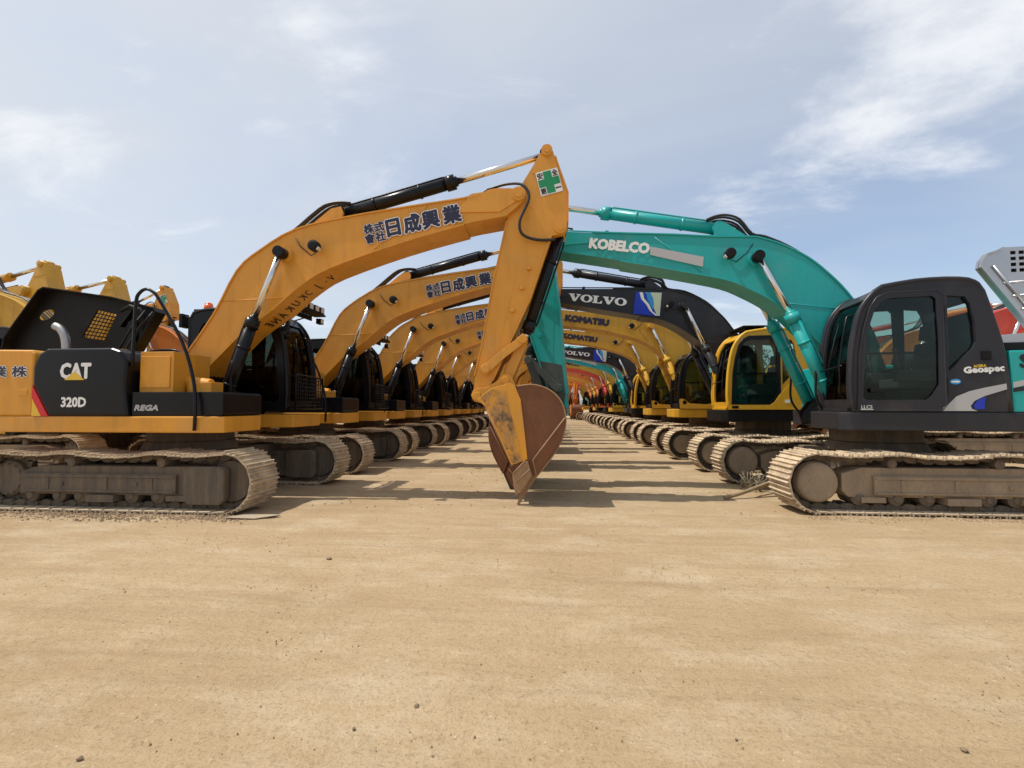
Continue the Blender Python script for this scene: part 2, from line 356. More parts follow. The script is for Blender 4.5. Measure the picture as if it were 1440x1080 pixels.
def chain(mb):
    for i in range(NSH):
        p, a = shoe_tf(i); ca, sa = math.cos(a), math.sin(a)
        for y in (-.10, .10):
            pr = [(-.10, .004), (.10, .004), (.10, .045), (.06, .085), (-.03, .085), (-.10, .05)]
            mb.prism([(p.x + u * ca - v * sa, p.y + u * sa + v * ca) for u, v in pr], y - .025 + (.012 if i % 2 else 0), y + .025 + (.012 if i % 2 else 0))
        q = (p.x + .09 * ca - .04 * sa, p.y + .09 * sa + .04 * ca)
        mb.cyl((q[0], -.15, q[1]), (q[0], .15, q[1]), .022, n=6)
def track(root, s, near, fine, style, fmat):
    """s: lateral side (+1 left, -1 right); near: outward y direction of the side turned to the viewer"""
    y = 1.19 * s
    def frame(mb):
        o = s
        mb.prism([(-1.38, .22), (1.22, .22), (1.30, .30), (1.30, .52), (1.05, .60), (-1.1, .60), (-1.38, .52)], y - .17, y + .17)
        for sg in (-1, 1):                                       # side skirts, top ledges
            mb.bb(-1.30, .92, y + sg * .172, y + sg * .215, .25, .50)
            mb.bb(-1.26, .9, y + sg * .216, y + sg * .232, .262, .285); mb.bb(-1.26, .9, y + sg * .216, y + sg * .232, .455, .485)
            for x in (-.95, -.1, .55): mb.bb(x, x + .05, y + sg * .2155, y + sg * .226, .290, .45)
        mb.bb(-.35, .05, y - .23, y + .23, .13, .221); mb.bb(.98 - .2, .98 + .1, y - .21, y + .21, .15, .2205)
        if style == 'kob': mb.bb(-1.25, -.85, y - .235, y + .235, .14, .2215)
        for x in (-.62, .68):
            mb.bb(x - .06, x + .06, y - .09, y + .09, .595, .70)
        mb.cyl((-.72, y - .2325, .37), (-.72, y + .2325, .37), .035, n=10)
        if style == 'cat': mb.bb(.30, .38, y - .2315, y + .2315, .34, .40)
    fr = part(root, 'crawler_track', 'tframe%d%s' % (s, style), frame, fmat, bev=.008)
    if fine:
        for i in range(NSH):
            p, a = shoe_tf(i)
            o = part(fr, 'track_shoe', 'shoe', shoe, TRK, loc=(p.x, y, p.y)); o.rotation_euler = (0, -a + math.pi, 0)
            o.scale = (-1, 1, 1)
    else:
        part(fr, 'track_shoes', 'shoes', all_shoes, TRK, loc=(0, y, 0), kind='stuff')
    part(fr, 'track_chain', 'chain', chain, TRKC, loc=(0, y, 0))
    # wheels
    part(fr, 'idler_wheel', 'idler', lambda mb: mb.lathe([(-.11, .05), (-.11, .27), (-.06, .27), (-.06, .325), (.06, .325), (.06, .27), (.11, .27), (.11, .05)], (0, 0, 0), 28), FRMC, loc=(TH, y, ZC), bev=.006)
    def spk(mb):
        n = 21; po = []
        for i in range(n):
            for f, r in ((0, .285), (.3, .335), (.55, .335), (.85, .285)): a = 2 * math.pi * (i + f) / n; po.append((r * math.cos(a), r * math.sin(a)))
        mb.prism(po, -.035, .035)
        mb.lathe([(-.13, .2), (-.10, .24), (.10, .24), (.13, .2)], (0, 0, 0), 24)
        for i in range(12):
            a = 2 * math.pi * i / 12; mb.cyl((.2 * math.cos(a), -.15, .2 * math.sin(a)), (.2 * math.cos(a), .15, .2 * math.sin(a)), .018, n=6)
    part(fr, 'sprocket', 'sprk', spk, FRMC, loc=(-TH, y, ZC))
    def guard(mb):
        if style == 'cat':
            pr = [(-.30, -.18), (-.24, -.26), (.20, -.26), (.26, -.20), (.26, .18), (.20, .23), (-.24, .23), (-.30, .18)]
            for sg in (-1, 1): mb.prism(pr, sg * .13, sg * .262)
        elif style == 'kob':
            for sg in (-1, 1): mb.lathe([(sg * .12, .27), (sg * .225, .255), (sg * .25, .225), (sg * .255, .05)], (0, 0, 0), 30)
        else:
            pr = [(.24 * math.cos(a), .24 * math.sin(a)) for a in [R(-90 + 180 * i / 14) for i in range(15)]] + [(-.5, .2), (-.5, -.2)]
            for sg in (-1, 1): mb.prism(pr, sg * .12, sg * .235)
    part(fr, 'wheel_guard', 'guard' + style, guard, fmat, loc=(TH - (.27 if style == 'cat' else 0), y, ZC - .03 if style == 'cat' else ZC), bev=.025 if style == 'cat' else .012)
    rl = lambda mb: mb.lathe([(-.19, .045), (-.17, .062), (-.15, .10), (-.05, .10), (-.05, .085), (.05, .085), (.05, .10), (.15, .10), (.17, .062), (.19, .045)], (0, 0, 0), 14)
    for x in (-1.22, -.82, -.5, .24, .62, 1.08): part(fr, 'track_roller', 'roller', rl, FRMC, loc=(x, y, .205))
    for x in (-.62, .68): part(fr, 'carrier_roller', 'carrier', lambda mb: mb.lathe([(-.2, .03), (-.19, .06), (-.10, .068), (.10, .068), (.19, .06), (.2, .03)], (0, 0, 0), 14), FRMC, loc=(x, y, .655))
    return fr

def undercarriage(root, fine, style, fmat, near):
    for s in (1, -1): track(root, s, near, fine, style, fmat)
    def cb(mb):
        mb.plan([(-.75, -.98), (.75, -.98), (.55, -.5), (.62, 0), (.55, .5), (.75, .98), (-.75, .98), (-.55, .5), (-.62, 0), (-.55, -.5)], .36, .72)
        mb.cyl((0, 0, .721), (0, 0, .86), .68, .62, 32); mb.cyl((0, 0, .861), (0, 0, 1.06), .60, n=32)
    part(root, 'undercarriage_frame', 'carbody', cb, FRMC, bev=.02)

# ---------------------------------------------------------------- cab
K_FRONT = [(.88, 1.335), (.905, 1.6), (.895, 1.9), (.86, 2.25), (.785, 2.62), (.69, 2.82), (.575, 2.955)]
K_ROOF = [(.48, 3.02), (.11, 3.075), (-.25, 3.085), (-.50, 3.06), (-.60, 3.0)]
K_REAR = [(-.655, 2.90), (-.71, 2.69), (-.78, 2.4), (-.84, 2.11), (-.87, 1.75), (-.89, 1.335)]
K_DOOR = [(.73, 2.13), (.775, 1.53), (.74, 1.49), (.04, 1.49), (-.02, 1.54), (-.11, 1.69), (-.125, 2.3), (-.11, 2.82), (-.07, 2.86), (.42, 2.85), (.53, 2.80), (.60, 2.70), (.68, 2.45)]
K_DOOROUT = [(.795, 2.12), (.835, 1.36), (.81, 1.345), (-.13, 1.345), (-.185, 1.42), (-.19, 2.88), (-.13, 2.94), (.45, 2.93), (.57, 2.87), (.655, 2.74), (.74, 2.45)]
K_WIN = [(-.235, 1.86), (-.52, 2.16), (-.555, 2.24), (-.545, 2.5), (-.50, 2.74), (-.45, 2.84), (-.25, 2.86)]
def sh(pl, dx): return [(x + dx, z) for x, z in pl]
def shrink(pl, k):
    cx = sum(p[0] for p in pl) / len(pl); cz = sum(p[1] for p in pl) / len(pl)
    return [(cx + (x - cx) * k, cz + (z - cz) * k) for x, z in pl]
def cab(root, key, dx, y0, y1, frame, lower, sw, doormat=None, glassm=None, detail=True, skirt=None, rear=1.0):
    def sh(pl, dx):
        if rear == 1.0: return [(x + dx, z) for x, z in pl]
        return [((-.87 if x < -.64 else -.80 if x < -.59 else x * rear if x < -.2 else x) + dx, z + (.03 if -.64 < x < -.59 else 0)) for x, z in pl]
    glassm = glassm or GLS
    outline = sh(catmull(K_FRONT, 2) + catmull(K_ROOF, 2) + catmull(K_REAR, 2), dx)
    door, dout, win = sh(K_DOOR, dx), sh(K_DOOROUT, dx), sh(K_WIN, dx)
    F, RO, RE = sh(catmull(K_FRONT, 3), dx), sh(catmull([K_FRONT[-1]] + K_ROOF + [K_REAR[0]], 2), dx), sh(catmull(K_REAR, 2), dx)
    kk = key + 'cab%.2f' % dx
    def body(mb):
        op = shrink(dout, .93)
        mb.plate(outline, [op, win], y1 - .07, y1); mb.plate(outline, [shrink(door, .99), win], y0, y0 + .06)
        th = -.05
        lo = [p for p in F if p[1] < 1.50]
        mb.strip(lo, .05, y0 + .061, y1 - .071)
        up = [p for p in F if p[1] >= 1.43]
        mb.strip(up, .05, y0 + .061, y0 + .13); mb.strip(up, .05, y1 - .14, y1 - .071)
        mb.strip(F[-3:], .052, y0 + .131, y1 - .141)
        mb.strip(RO, .05, y0 + .061, y1 - .071)
        mb.strip([p for p in RE if p[1] < 2.12], .05, y0 + .061, y1 - .071)
        mb.strip([p for p in RE if p[1] > 2.75], .05, y0 + .061, y1 - .071)
        for y in (y0 + .02, y1 - .02): mb.tube([(x, y, z) for x, z in outline], .034, 8)
        mb.bb(dx - .88, dx + .93, y0 + .06, y1 - .07, 1.336, 1.38)
    c = part(root, 'cab', kk + 'body', body, frame, rot=sw)
    d = part(c, 'door', kk + 'door', lambda mb: (mb.plate(dout, [door], y1 + .003, y1 + .022), mb.tube([(x, y1 + .018, z) for x, z in shrink(dout, .995)], .012, 6, True)), doormat or frame)
    part(c, 'door_pane', kk + 'dpane', lambda mb: mb.prism(shrink(door, 1.03), y1 - .012, y1 - .006), glassm)
    part(c, 'door_handle', kk + 'handle', lambda mb: mb.box((dx + .62, y1 + .032, 1.62), (.14, .02, .05)), BLKM, bev=.008)
    part(c, 'window_bar', kk + 'dbar', lambda mb: mb.bb(dx - .11, dx + .72, y1 - .03, y1 - .014, 2.10, 2.13), BLKM)
    part(c, 'rear_pane', kk + 'rpane', lambda mb: mb.prism(shrink(win, 1.05), y1 - .05, y1 - .044), glassm)
    part(c, 'right_pane', kk + 'rspane', lambda mb: (mb.prism(shrink(door, 1.02), y0 + .02, y0 + .026), mb.prism(shrink(win, 1.04), y0 + .02, y0 + .026)), glassm)
    up = [p for p in F if p[1] >= 1.43]
    part(c, 'windscreen', kk + 'wsc', lambda mb: mb.strip([(x - .03, z) for x, z in up], .006, y0 + .11, y1 - .12), glassm)
    rw = [(x + .02, z) for x, z in RE if 2.0 < z < 2.8]
    part(c, 'back_pane', kk + 'bpane', lambda mb: mb.strip(rw, .006, y0 + .1, y1 - .1), glassm)
    if lower is not None:
        if skirt == 'komatsu':
            po = sh([(.89, 1.34), (.905, 1.62), (.83, 1.64), (.72, 1.60), (.62, 1.50), (.1, 1.47), (-.1, 1.52), (-.16, 1.66), (-.24, 1.70), (-.88, 1.72), (-.9, 1.34)], dx)
            ring = [(dx + .75 + .065 * math.cos(a), 1.53 + .065 * math.sin(a)) for a in [2 * math.pi * i / 16 for i in range(16)]]
            part(c, 'side_panel', kk + 'skirt', lambda mb: mb.plate(po, [ring], y1 + .024, y1 + .045), lower)
        else:
            po = sh([(.885, 1.34), (.89, 1.44), (.04, 1.44), (-.05, 1.5), (-.16, 1.66), (-.28, 1.80), (-.5, 2.02), (-.86, 2.10), (-.9, 1.34)], dx)
            part(c, 'side_panel', kk + 'skirt', lambda mb: mb.prism(po, y1 + .024, y1 + .04), lower)
            part(c, 'step_light', kk + 'stepl', lambda mb: mb.bb(dx + .7, dx + .84, y1 + .041, y1 + .046, 1.36, 1.42), BLKM)
    if detail:
        def seat(mb):
            ym = (y0 + y1) / 2
            mb.box((dx - .05, ym, 1.72), (.52, .5, .14)); mb.box((dx - .05, ym, 1.5), (.4, .4, .26))
            mb.prism(sh([(-.33, 1.7), (-.18, 1.72), (-.26, 2.3), (-.42, 2.3)], dx), ym - .24, ym + .24); mb.prism(sh([(-.34, 2.34), (-.25, 2.34), (-.28, 2.55), (-.38, 2.55)], dx), ym - .14, ym + .14)
            for s in (-1, 1): mb.box((dx + .05, ym + s * .33, 1.82), (.5, .12, .16)); mb.cyl((dx + .25, ym + s * .33, 1.9), (dx + .28, ym + s * .33, 2.1), .018); mb.cyl((dx + .28, ym + s * .33, 2.1), (dx + .29, ym + s * .33, 2.2), .03)
        part(c, 'seat', kk + 'seat', seat, SEAT, bev=.025)
        def con(mb):
            ym = (y0 + y1) / 2
            mb.box((dx + .55, y0 + .18, 1.75), (.3, .16, .6)); mb.cyl((dx + .62, ym - .1, 1.4), (dx + .55, ym - .1, 1.95), .02); mb.cyl((dx + .62, ym + .1, 1.4), (dx + .55, ym + .1, 1.95), .02)
            mb.bb(dx - .8, dx - .5, y0 + .1, y1 - .1, 1.4, 1.95)
        part(c, 'console', kk + 'console', con, BLKM, bev=.015)
        def rail(mb):
            mb.tube([(dx + .89, y1 - .2, 1.55), (dx + .96, y1 - .2, 1.6), (dx + .95, y1 - .2, 1.95), (dx + .91, y1 - .2, 2.3), (dx + .84, y1 - .2, 2.65), (dx + .77, y1 - .2, 2.68)], .014)
            mb.tube([(dx + .94, y0 + .12, 1.93), (dx + .955, y0 + .5, 1.95), (dx + .94, y1 - .15, 1.97)], .01)
        part(c, 'handrail', kk + 'rail', rail, BLK)
        part(c, 'wiper', kk + 'wiper', lambda mb: (mb.tube([(dx + .915, y0 + .3, 1.6), (dx + .905, y0 + .35, 2.0), (dx + .84, y0 + .45, 2.45)], .009, 6), mb.tube([(dx + .91, y0 + .36, 1.95), (dx + .80, y0 + .46, 2.62)], .008, 6)), BLKM)
    return c

# ---------------------------------------------------------------- boom, arm, bucket
H = (4.75, 1.56); LK = (5.18, 1.79); LA = (4.88, 1.97); LB = (5.44, 2.41)      # bucket hinge, bucket link pin, lever pin, cylinder pin
ARM = [(5.74, 5.34), (5.79, 5.40), (5.86, 5.39), (5.90, 5.33), (5.97, 5.11), (6.12, 4.66), (6.11, 4.12), (6.08, 4.03), (5.95, 4.01), (5.86, 4.0), (5.54, 3.05), (5.21, 2.34), (4.96, 1.76),
       (4.87, 1.52), (4.79, 1.46), (4.70, 1.50), (4.68, 1.62), (4.71, 1.85), (4.82, 2.35), (4.98, 3.26), (5.21, 4.32), (5.30, 4.60), (5.44, 4.85)]
BCYL = (6.01, 4.11)
def rotp(p, c, a):
    a = R(a); x, z = p[0] - c[0], p[1] - c[1]; return (c[0] + x * math.cos(a) - z * math.sin(a), c[1] + x * math.sin(a) + z * math.cos(a))
BK_BACK = [(5.38, 1.69), (5.55, 1.715), (5.70, 1.695), (5.85, 1.63), (5.97, 1.52), (6.045, 1.37), (6.065, 1.2), (6.03, 1.0), (5.95, .82), (5.83, .64), (5.66, .43)]
BK_FRONT = [(5.58, .43), (5.32, .57), (4.92, 1.48), (5.0, 1.62), (5.2, 1.70)]
def bucket(root, key, T, sw, mat, ear, lip, tipm, patch=None):
    f = lambda L: [T(p) for p in L]
    hw = .56
    def body(mb):
        side = f(BK_FRONT[1:] + BK_BACK + BK_FRONT[:1])
        for s in (-1, 1): mb.prism(side, s * hw, s * (hw + .035))
        mb.strip(f(catmull(BK_BACK, 2)), -.03, -hw, hw)
        mb.strip(f([(5.0, 1.62), (5.2, 1.70), (5.38, 1.69)]), -.03, -hw, hw)
        for s in (-1, 1): mb.prism(f([(6.05, 1.24), (6.075, 1.21), (6.0, .92), (5.8, .63), (5.65, .43), (5.60, .65)]), s * (hw + .036), s * (hw + .05))
    b = part(root, 'bucket', key + 'bk', body, mat, rot=sw)
    def ears(mb):
        e = f([(4.66, 1.57), (4.69, 1.645), (4.76, 1.68), (4.89, 1.69), (5.03, 1.77), (5.13, 1.87), (5.2, 1.895), (5.27, 1.86), (5.31, 1.76), (5.36, 1.66), (5.5, 1.5), (5.4, 1.3), (5.1, 1.4), (4.83, 1.45), (4.71, 1.48)])
        for s in (-1, 1): mb.prism(e, s * .23, s * .285)
        for p in (H, LK):
            q = T(p); mb.cyl((q[0], -.31, q[1]), (q[0], .31, q[1]), .06, n=16)
    part(b, 'ear', key + 'ear', ears, ear, bev=.008)
    for s in (-1, 1):  # paler lip colour on worn edges and bead also paints the light they catch
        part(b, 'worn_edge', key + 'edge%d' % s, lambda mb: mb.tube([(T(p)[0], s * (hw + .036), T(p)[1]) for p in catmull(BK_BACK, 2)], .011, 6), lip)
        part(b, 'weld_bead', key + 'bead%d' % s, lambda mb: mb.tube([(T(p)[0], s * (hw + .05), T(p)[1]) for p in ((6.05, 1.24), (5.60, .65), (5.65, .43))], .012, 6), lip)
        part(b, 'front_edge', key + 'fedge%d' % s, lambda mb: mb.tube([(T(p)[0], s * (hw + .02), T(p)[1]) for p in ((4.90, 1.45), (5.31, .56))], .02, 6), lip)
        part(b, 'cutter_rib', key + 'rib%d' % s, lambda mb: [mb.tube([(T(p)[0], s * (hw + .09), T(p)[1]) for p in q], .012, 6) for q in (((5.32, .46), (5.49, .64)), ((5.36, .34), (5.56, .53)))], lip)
    for s in (-1, 1):
        part(b, 'worn_patch', key + 'patch%d' % s, lambda mb: mb.prism(f([(4.86, 1.53), (4.93, 1.44), (5.31, .60), (5.44, .63), (5.38, 1.0), (5.27, 1.35), (5.22, 1.63), (5.02, 1.645)]), s * (hw + .061), s * (hw + .063)), patch or ear)
        part(b, 'side_wear_plate', key + 'wear%d' % s, lambda mb: mb.prism(f([(4.80, 1.50), (4.93, 1.40), (5.30, .58), (5.37, .60), (5.525, .66), (5.485, 1.04), (5.43, 1.50), (5.35, 1.69), (5.28, 1.74), (5.0, 1.66)]), s * (hw + .0355), s * (hw + .06)), ear, bev=.006)
        part(b, 'side_cutter', key + 'cut%d' % s, lambda mb: mb.prism(f([(5.31, .46), (5.48, .645), (5.53, .635), (5.59, .44), (5.50, .30), (5.36, .15), (5.33, .3)]), s * (hw + .064), s * (hw + .088)), lip, bev=.006)
    part(b, 'lip', key + 'lip', lambda mb: mb.prism(f([(5.66, .43), (5.58, .43), (5.42, .22), (5.45, .20)]), -hw, hw), lip)
    for i in range(5):
        y = -hw + .06 + (2 * hw - .12) * i / 4
        def tooth(mb):
            a = f([(5.60, .46), (5.66, .41), (5.50, .17), (5.40, .0), (5.37, .015), (5.42, .2)])
            n = len(a); w = [.055, .055, .05, .03, .03, .05]
            mb.add([(p[0], y - q, p[1]) for p, q in zip(a, w)] + [(p[0], y + q, p[1]) for p, q in zip(a, w)],
                   [list(range(n)), list(range(2 * n - 1, n - 1, -1))] + [[k, k + n, (k + 1) % n + n, (k + 1) % n] for k in range(n)])
        part(b, 'tooth', key + 'tooth%d' % i, tooth, tipm)
    return b
def ram(root, name, key, p0, pm, p1, ys, r, sw, bm, rm=None):
    """a hydraulic cylinder in the x-z plane from p0 (base pin) over pm (rod gland) to p1 (rod pin)"""
    rm = rm or CHRM
    def barrel(mb):
        for y in (ys if isinstance(ys, tuple) else (ys,)):
            a, m, = Vector((p0[0], y, p0[1])), Vector((pm[0], y, pm[1])); d = (m - a).normalized()
            mb.cyl(a, m, r, n=18); mb.cyl(m - d * .14, m + d * .01, r * 1.22, n=18); mb.cyl(m - d * .03, m + d * .05, r * .8, n=16)
            mb.cyl(a + Vector((0, -r * 1.1, 0)), a + Vector((0, r * 1.1, 0)), r * 1.15, n=16)
            s = d.cross(Vector((0, 1, 0))) * (r + .028)
            mb.tube([a + d * .12 + s * .9, a + d * .2 + s, m - d * .2 + s, m - d * .1 + s * .9], .016, 6)
            for t in (.3, .7): q = a.lerp(m, t); mb.cyl(q - d * .02, q + d * .02, r * 1.12, n=16)
    b = part(root, name, key, barrel, bm, rot=sw)
    def rod(mb):
        for y in (ys if isinstance(ys, tuple) else (ys,)):
            m, e = Vector((pm[0], y, pm[1])), Vector((p1[0], y, p1[1])); mb.cyl(m, e, r * .55, n=16)
    part(b, 'rod', key + 'rod', rod, rm)
    def eye(mb):
        for y in (ys if isinstance(ys, tuple) else (ys,)):
            mb.cyl((p1[0], y - r * .95, p1[1]), (p1[0], y + r * .95, p1[1]), r * .95, n=18)
    part(b, 'rod_eye', key + 'eye', eye, bm if bm != TEAL else BLKM)
    return b
BOOMS = {
 'cat': dict(top=[(-.10, 1.80), (-.04, 2.02), (.53, 2.84), (.91, 3.55), (1.29, 3.87), (1.85, 4.18), (2.61, 4.34), (3.6, 4.475), (4.65, 4.60), (4.90, 4.71), (5.05, 4.735)],
             tip=[(5.34, 4.72), (5.43, 4.69), (5.47, 4.62), (5.46, 4.54), (5.42, 4.49)], bot=[(5.19, 4.30), (4.87, 4.25), (4.54, 4.19), (3.52, 3.93), (2.42, 3.57), (1.99, 3.33), (1.68, 3.08), (1.43, 2.86), (1.02, 2.57), (.24, 1.80), (.12, 1.66), (0, 1.62), (-.08, 1.68)],
             foot=(.03, 1.76), pin=(1.70, 3.78), gl=(1.29, 2.74), cb=(.80, 1.31), tipp=(5.38, 4.62), lamp=(2.25, 3.86), ac=((2.46, 4.52), (4.34, 4.97), (5.79, 5.37))),
 'kob': dict(top=[(-.10, 1.80), (-.03, 2.1), (.2, 2.75), (.45, 3.19), (.71, 3.51), (.98, 3.77), (1.32, 3.99), (1.64, 4.13), (1.83, 4.17), (2.36, 4.21), (2.98, 4.29), (4.12, 4.41), (4.70, 4.48), (4.9, 4.52)],
             tip=[(5.17, 4.53), (5.26, 4.50), (5.31, 4.43), (5.30, 4.35), (5.26, 4.30)], bot=[(5.06, 4.19), (4.95, 4.15), (3.9, 3.92), (2.85, 3.67), (2.18, 3.49), (1.85, 3.33), (1.53, 3.13), (1.29, 2.91), (1.01, 2.59), (.6, 2.1), (.24, 1.74), (.12, 1.66), (0, 1.62), (-.08, 1.68)],
             foot=(.03, 1.76), pin=(1.75, 3.80), gl=(1.30, 2.85), cb=(.72, 1.35), tipp=(5.22, 4.42), lamp=(2.17, 3.87), ac=((2.25, 4.44), (4.20, 4.88), (5.95, 5.27))),
 'volvo': dict(top=[(-.10, 1.80), (-.03, 2.1), (.3, 2.7), (.72, 3.2), (.9, 3.45), (1.1, 3.67), (1.46, 3.95), (1.97, 4.17), (2.38, 4.23), (3.0, 4.28), (4.81, 4.32), (5.0, 4.34)],
             tip=[(5.33, 4.40), (5.42, 4.37), (5.47, 4.30), (5.46, 4.22), (5.42, 4.17)], bot=[(5.15, 4.05), (4.79, 3.96), (2.9, 3.61), (2.49, 3.55), (2.08, 3.38), (1.68, 3.11), (1.38, 2.85), (.7, 2.2), (.24, 1.74), (.12, 1.66), (0, 1.62), (-.08, 1.68)],
             foot=(.03, 1.76), pin=(1.90, 3.82), gl=(1.45, 2.82), cb=(.80, 1.33), tipp=(5.38, 4.28), lamp=(2.24, 3.85), ac=((2.66, 4.43), (4.50, 4.77), (5.9, 5.08))),
 'komatsu': dict(top=[(-.10, 1.80), (-.03, 2.1), (.2, 2.9), (.52, 3.41), (.92, 3.77), (1.33, 3.99), (2.16, 4.23), (3.2, 4.42), (4.69, 4.60), (5.0, 4.64)],
             tip=[(5.33, 4.64), (5.42, 4.61), (5.47, 4.54), (5.46, 4.46), (5.42, 4.41)], bot=[(5.15, 4.22), (4.69, 4.08), (3.2, 3.87), (2.16, 3.57), (1.69, 3.28), (1.35, 2.93), (.7, 2.2), (.24, 1.74), (.12, 1.66), (0, 1.62), (-.08, 1.68)],
             foot=(.03, 1.76), pin=(1.88, 4.0), gl=(1.42, 2.95), cb=(.80, 1.33), tipp=(5.38, 4.53), lamp=(2.5, 4.0), ac=((2.5, 4.66), (4.40, 5.0), (5.82, 5.30))),
}
def front_end(root, key, brand, sw, side, bmat, amat, bkmat, earm, cylm, armrot=0.0, hoses=True, lift=0.0, wear=None):
    B = BOOMS[brand]; hw = .30; kk = key + brand + '%g' % armrot; before = set(root.children)
    top = catmull(B['top'], 3); bot = catmull(B['bot'][:8], 3) + B['bot'][8:]
    def boomf(mb):
        mb.prism(top + B['tip'] + bot, -hw + .014, hw - .014)
        mb.strip(top[4:-5], .022, -hw - .006, hw + .006)
        mb.strip(bot[6:-6], .022, -hw - .006, hw + .006)
        for p, r, w in ((B['pin'], .12, hw + .05), (B['foot'], .16, hw + .03), (B['tipp'], .105, hw + .035)):
            mb.cyl((p[0], -w, p[1]), (p[0], w, p[1]), r, n=20); mb.cyl((p[0], -w - .02, p[1]), (p[0], w + .02, p[1]), r * .62, n=14)
        # doubler plates at the tip and seams
        tp = B['tipp']; b3 = B['bot'][0]; t3 = B['top'][-1]
        e = [(tp[0] - 1.0, b3[1] + .07), (b3[0] - .1, b3[1] + .06), (tp[0] + .02, tp[1] - .07), (tp[0] + .06, tp[1] + .02), (tp[0] - .05, tp[1] + .07), (t3[0] - .1, t3[1] - .05), (tp[0] - .72, t3[1] - .08), (tp[0] - .83, t3[1] - .2)]
        for s in (-1, 1): mb.prism(e, s * (hw - .013), s * (hw + .003))
        c0 = B['ac'][0]                                          # bracket of the arm cylinder
        for s in (-1, 1): mb.prism([(c0[0] - .42, c0[1] - .20), (c0[0] - .1, c0[1] + .05), (c0[0] + .06, c0[1] + .08), (c0[0] + .1, c0[1] - .02), (c0[0] + .06, c0[1] - .2)], s * .10, s * .15)
    boom = part(root, 'boom', kk + 'boom', boomf, bmat, rot=sw)
    y = side * (hw + .008)
    lx, lz = B['lamp']
    part(boom, 'work_light', kk + 'lampb', lambda mb: (mb.cyl((lx + .02, side * .30, lz + .02), (lx + .02, side * .42, lz + .02), .02), mb.lathe([(-.06, .05), (-.05, .085), (.05, .085), (.06, .06)], (lx, side * .45, lz), 16), mb.tube([(lx - .05, side * .31, lz - .06), (lx - .12, side * .31, lz - .1), (lx - .3, side * .31, lz + .05), (lx - .38, side * .31, lz + .18)], .008, 6)), BLKM)
    part(boom, 'lamp_lens', kk + 'lensb', lambda mb: mb.box((lx + .055, side * .45, lz - .02), (.05, .1, .1), Matrix.Rotation(R(-25), 3, 'Y')), LENS, bev=.01)
    # arm
    P = B['tipp']; dz = (P[0] - 5.38, P[1] - 4.62)
    TA = lambda p: rotp((p[0] + dz[0], p[1] + dz[1]), P, armrot)
    arm = [TA(p) for p in ARM]
    aw = .20
    def armf(mb):
        mb.prism(arm, -aw, aw)
        mb.strip([TA(p) for p in ((5.86, 4.0), (5.54, 3.05), (5.21, 2.34), (4.97, 1.80))], .022, -aw - .018, aw + .018)
        mb.strip([TA(p) for p in ((4.71, 1.87), (4.82, 2.35), (4.98, 3.26), (5.20, 4.25))], .018, -aw - .018, aw + .018)
        mb.strip([TA(p) for p in ((5.93, 5.24), (5.97, 5.11), (6.12, 4.66), (6.115, 4.2))], .02, -aw - .018, aw + .018)
        for p, r in (((5.81, 5.33), .085), (BCYL, .085), (H, .085), (LA, .075)):
            q = TA(p); mb.cyl((q[0], -aw - .045, q[1]), (q[0], aw + .045, q[1]), r, n=18); mb.cyl((q[0], -aw - .06, q[1]), (q[0], aw + .06, q[1]), r * .55, n=12)
        for s in (-1, 1):
            mb.prism([TA(p) for p in ((5.38, 3.6), (5.13, 3.62), (5.10, 3.6), (4.98, 2.1), (5.02, 2.08))], s * aw, s * (aw + .004))
            mb.prism([TA(p) for p in ((5.70, 5.30), (5.95, 5.12), (5.97, 5.04), (5.93, 5.0), (5.58, 4.98), (5.56, 5.02))], s * aw, s * (aw + .008))
            for q in ((5.42, 3.2), (5.28, 2.86), (5.53, 3.5)): q = TA(q); mb.box((q[0], s * (aw + .03), q[1]), (.05, .06, .05))
    armo = part(root, 'arm', kk + 'arm', armf, amat, rot=sw)
    if wear: part(armo, 'worn_arm_end', kk + 'armw', lambda mb: mb.prism([TA(p) for p in ((5.26, 2.42), (4.99, 1.80), (4.90, 1.55), (4.73, 1.52), (4.73, 1.87), (4.845, 2.38))], -aw - .005, aw + .005), wear)
    ram(root, 'boom_cylinder', kk + 'bc', B['cb'], B['gl'], B['pin'], .435, .088, sw, cylm)
    ram(root, 'boom_cylinder', kk + 'bc2', B['cb'], B['gl'], B['pin'], -.435, .088, sw, cylm)
    at = TA((5.79, 5.37)); ac = B['ac']
    d = Vector(at) - Vector(ac[0]); gl = Vector(ac[0]) + d.normalized() * (Vector(ac[1]) - Vector(ac[0])).length
    ram(root, 'arm_cylinder', kk + 'ac', ac[0], tuple(gl), at, 0.0, .098, sw, cylm)
    b0, b1 = TA(BCYL), TA(LB); dd = (Vector(b1) - Vector(b0)); gl = Vector(b0) + dd * .90
    ram(root, 'bucket_cylinder', kk + 'buc', b0, tuple(gl), b1, 0.0, .085, sw, cylm if brand != 'kob' else DARKW)
    for s in (-1, 1):
        a, b = TA(LA), TA(LB)
        def lever(mb):
            d = (Vector(b) - Vector(a)).normalized(); n = Vector((-d.y, d.x)); A, Bv = Vector(a), Vector(b); m = (A + Bv) / 2 + n * .05
            mb.prism([tuple(q) for q in (A - d * .08 - n * .04, A - d * .04 - n * .085, A + d * .1 - n * .07, m - n * .10, Bv - d * .08 - n * .06, Bv + d * .05 - n * .06, Bv + d * .08, Bv + d * .05 + n * .07, Bv - d * .1 + n * .06, m + n * .02, A + d * .1 + n * .06, A - d * .04 + n * .08)], s * .245, s * .30)
            for p in (a, b): mb.cyl((p[0], s * .24, p[1]), (p[0], s * .325, p[1]), .065, n=14)
        part(root, 'tipping_lever', kk + 'lev%d' % s, lever, wear or amat, rot=sw, bev=.006)
    TB = TA
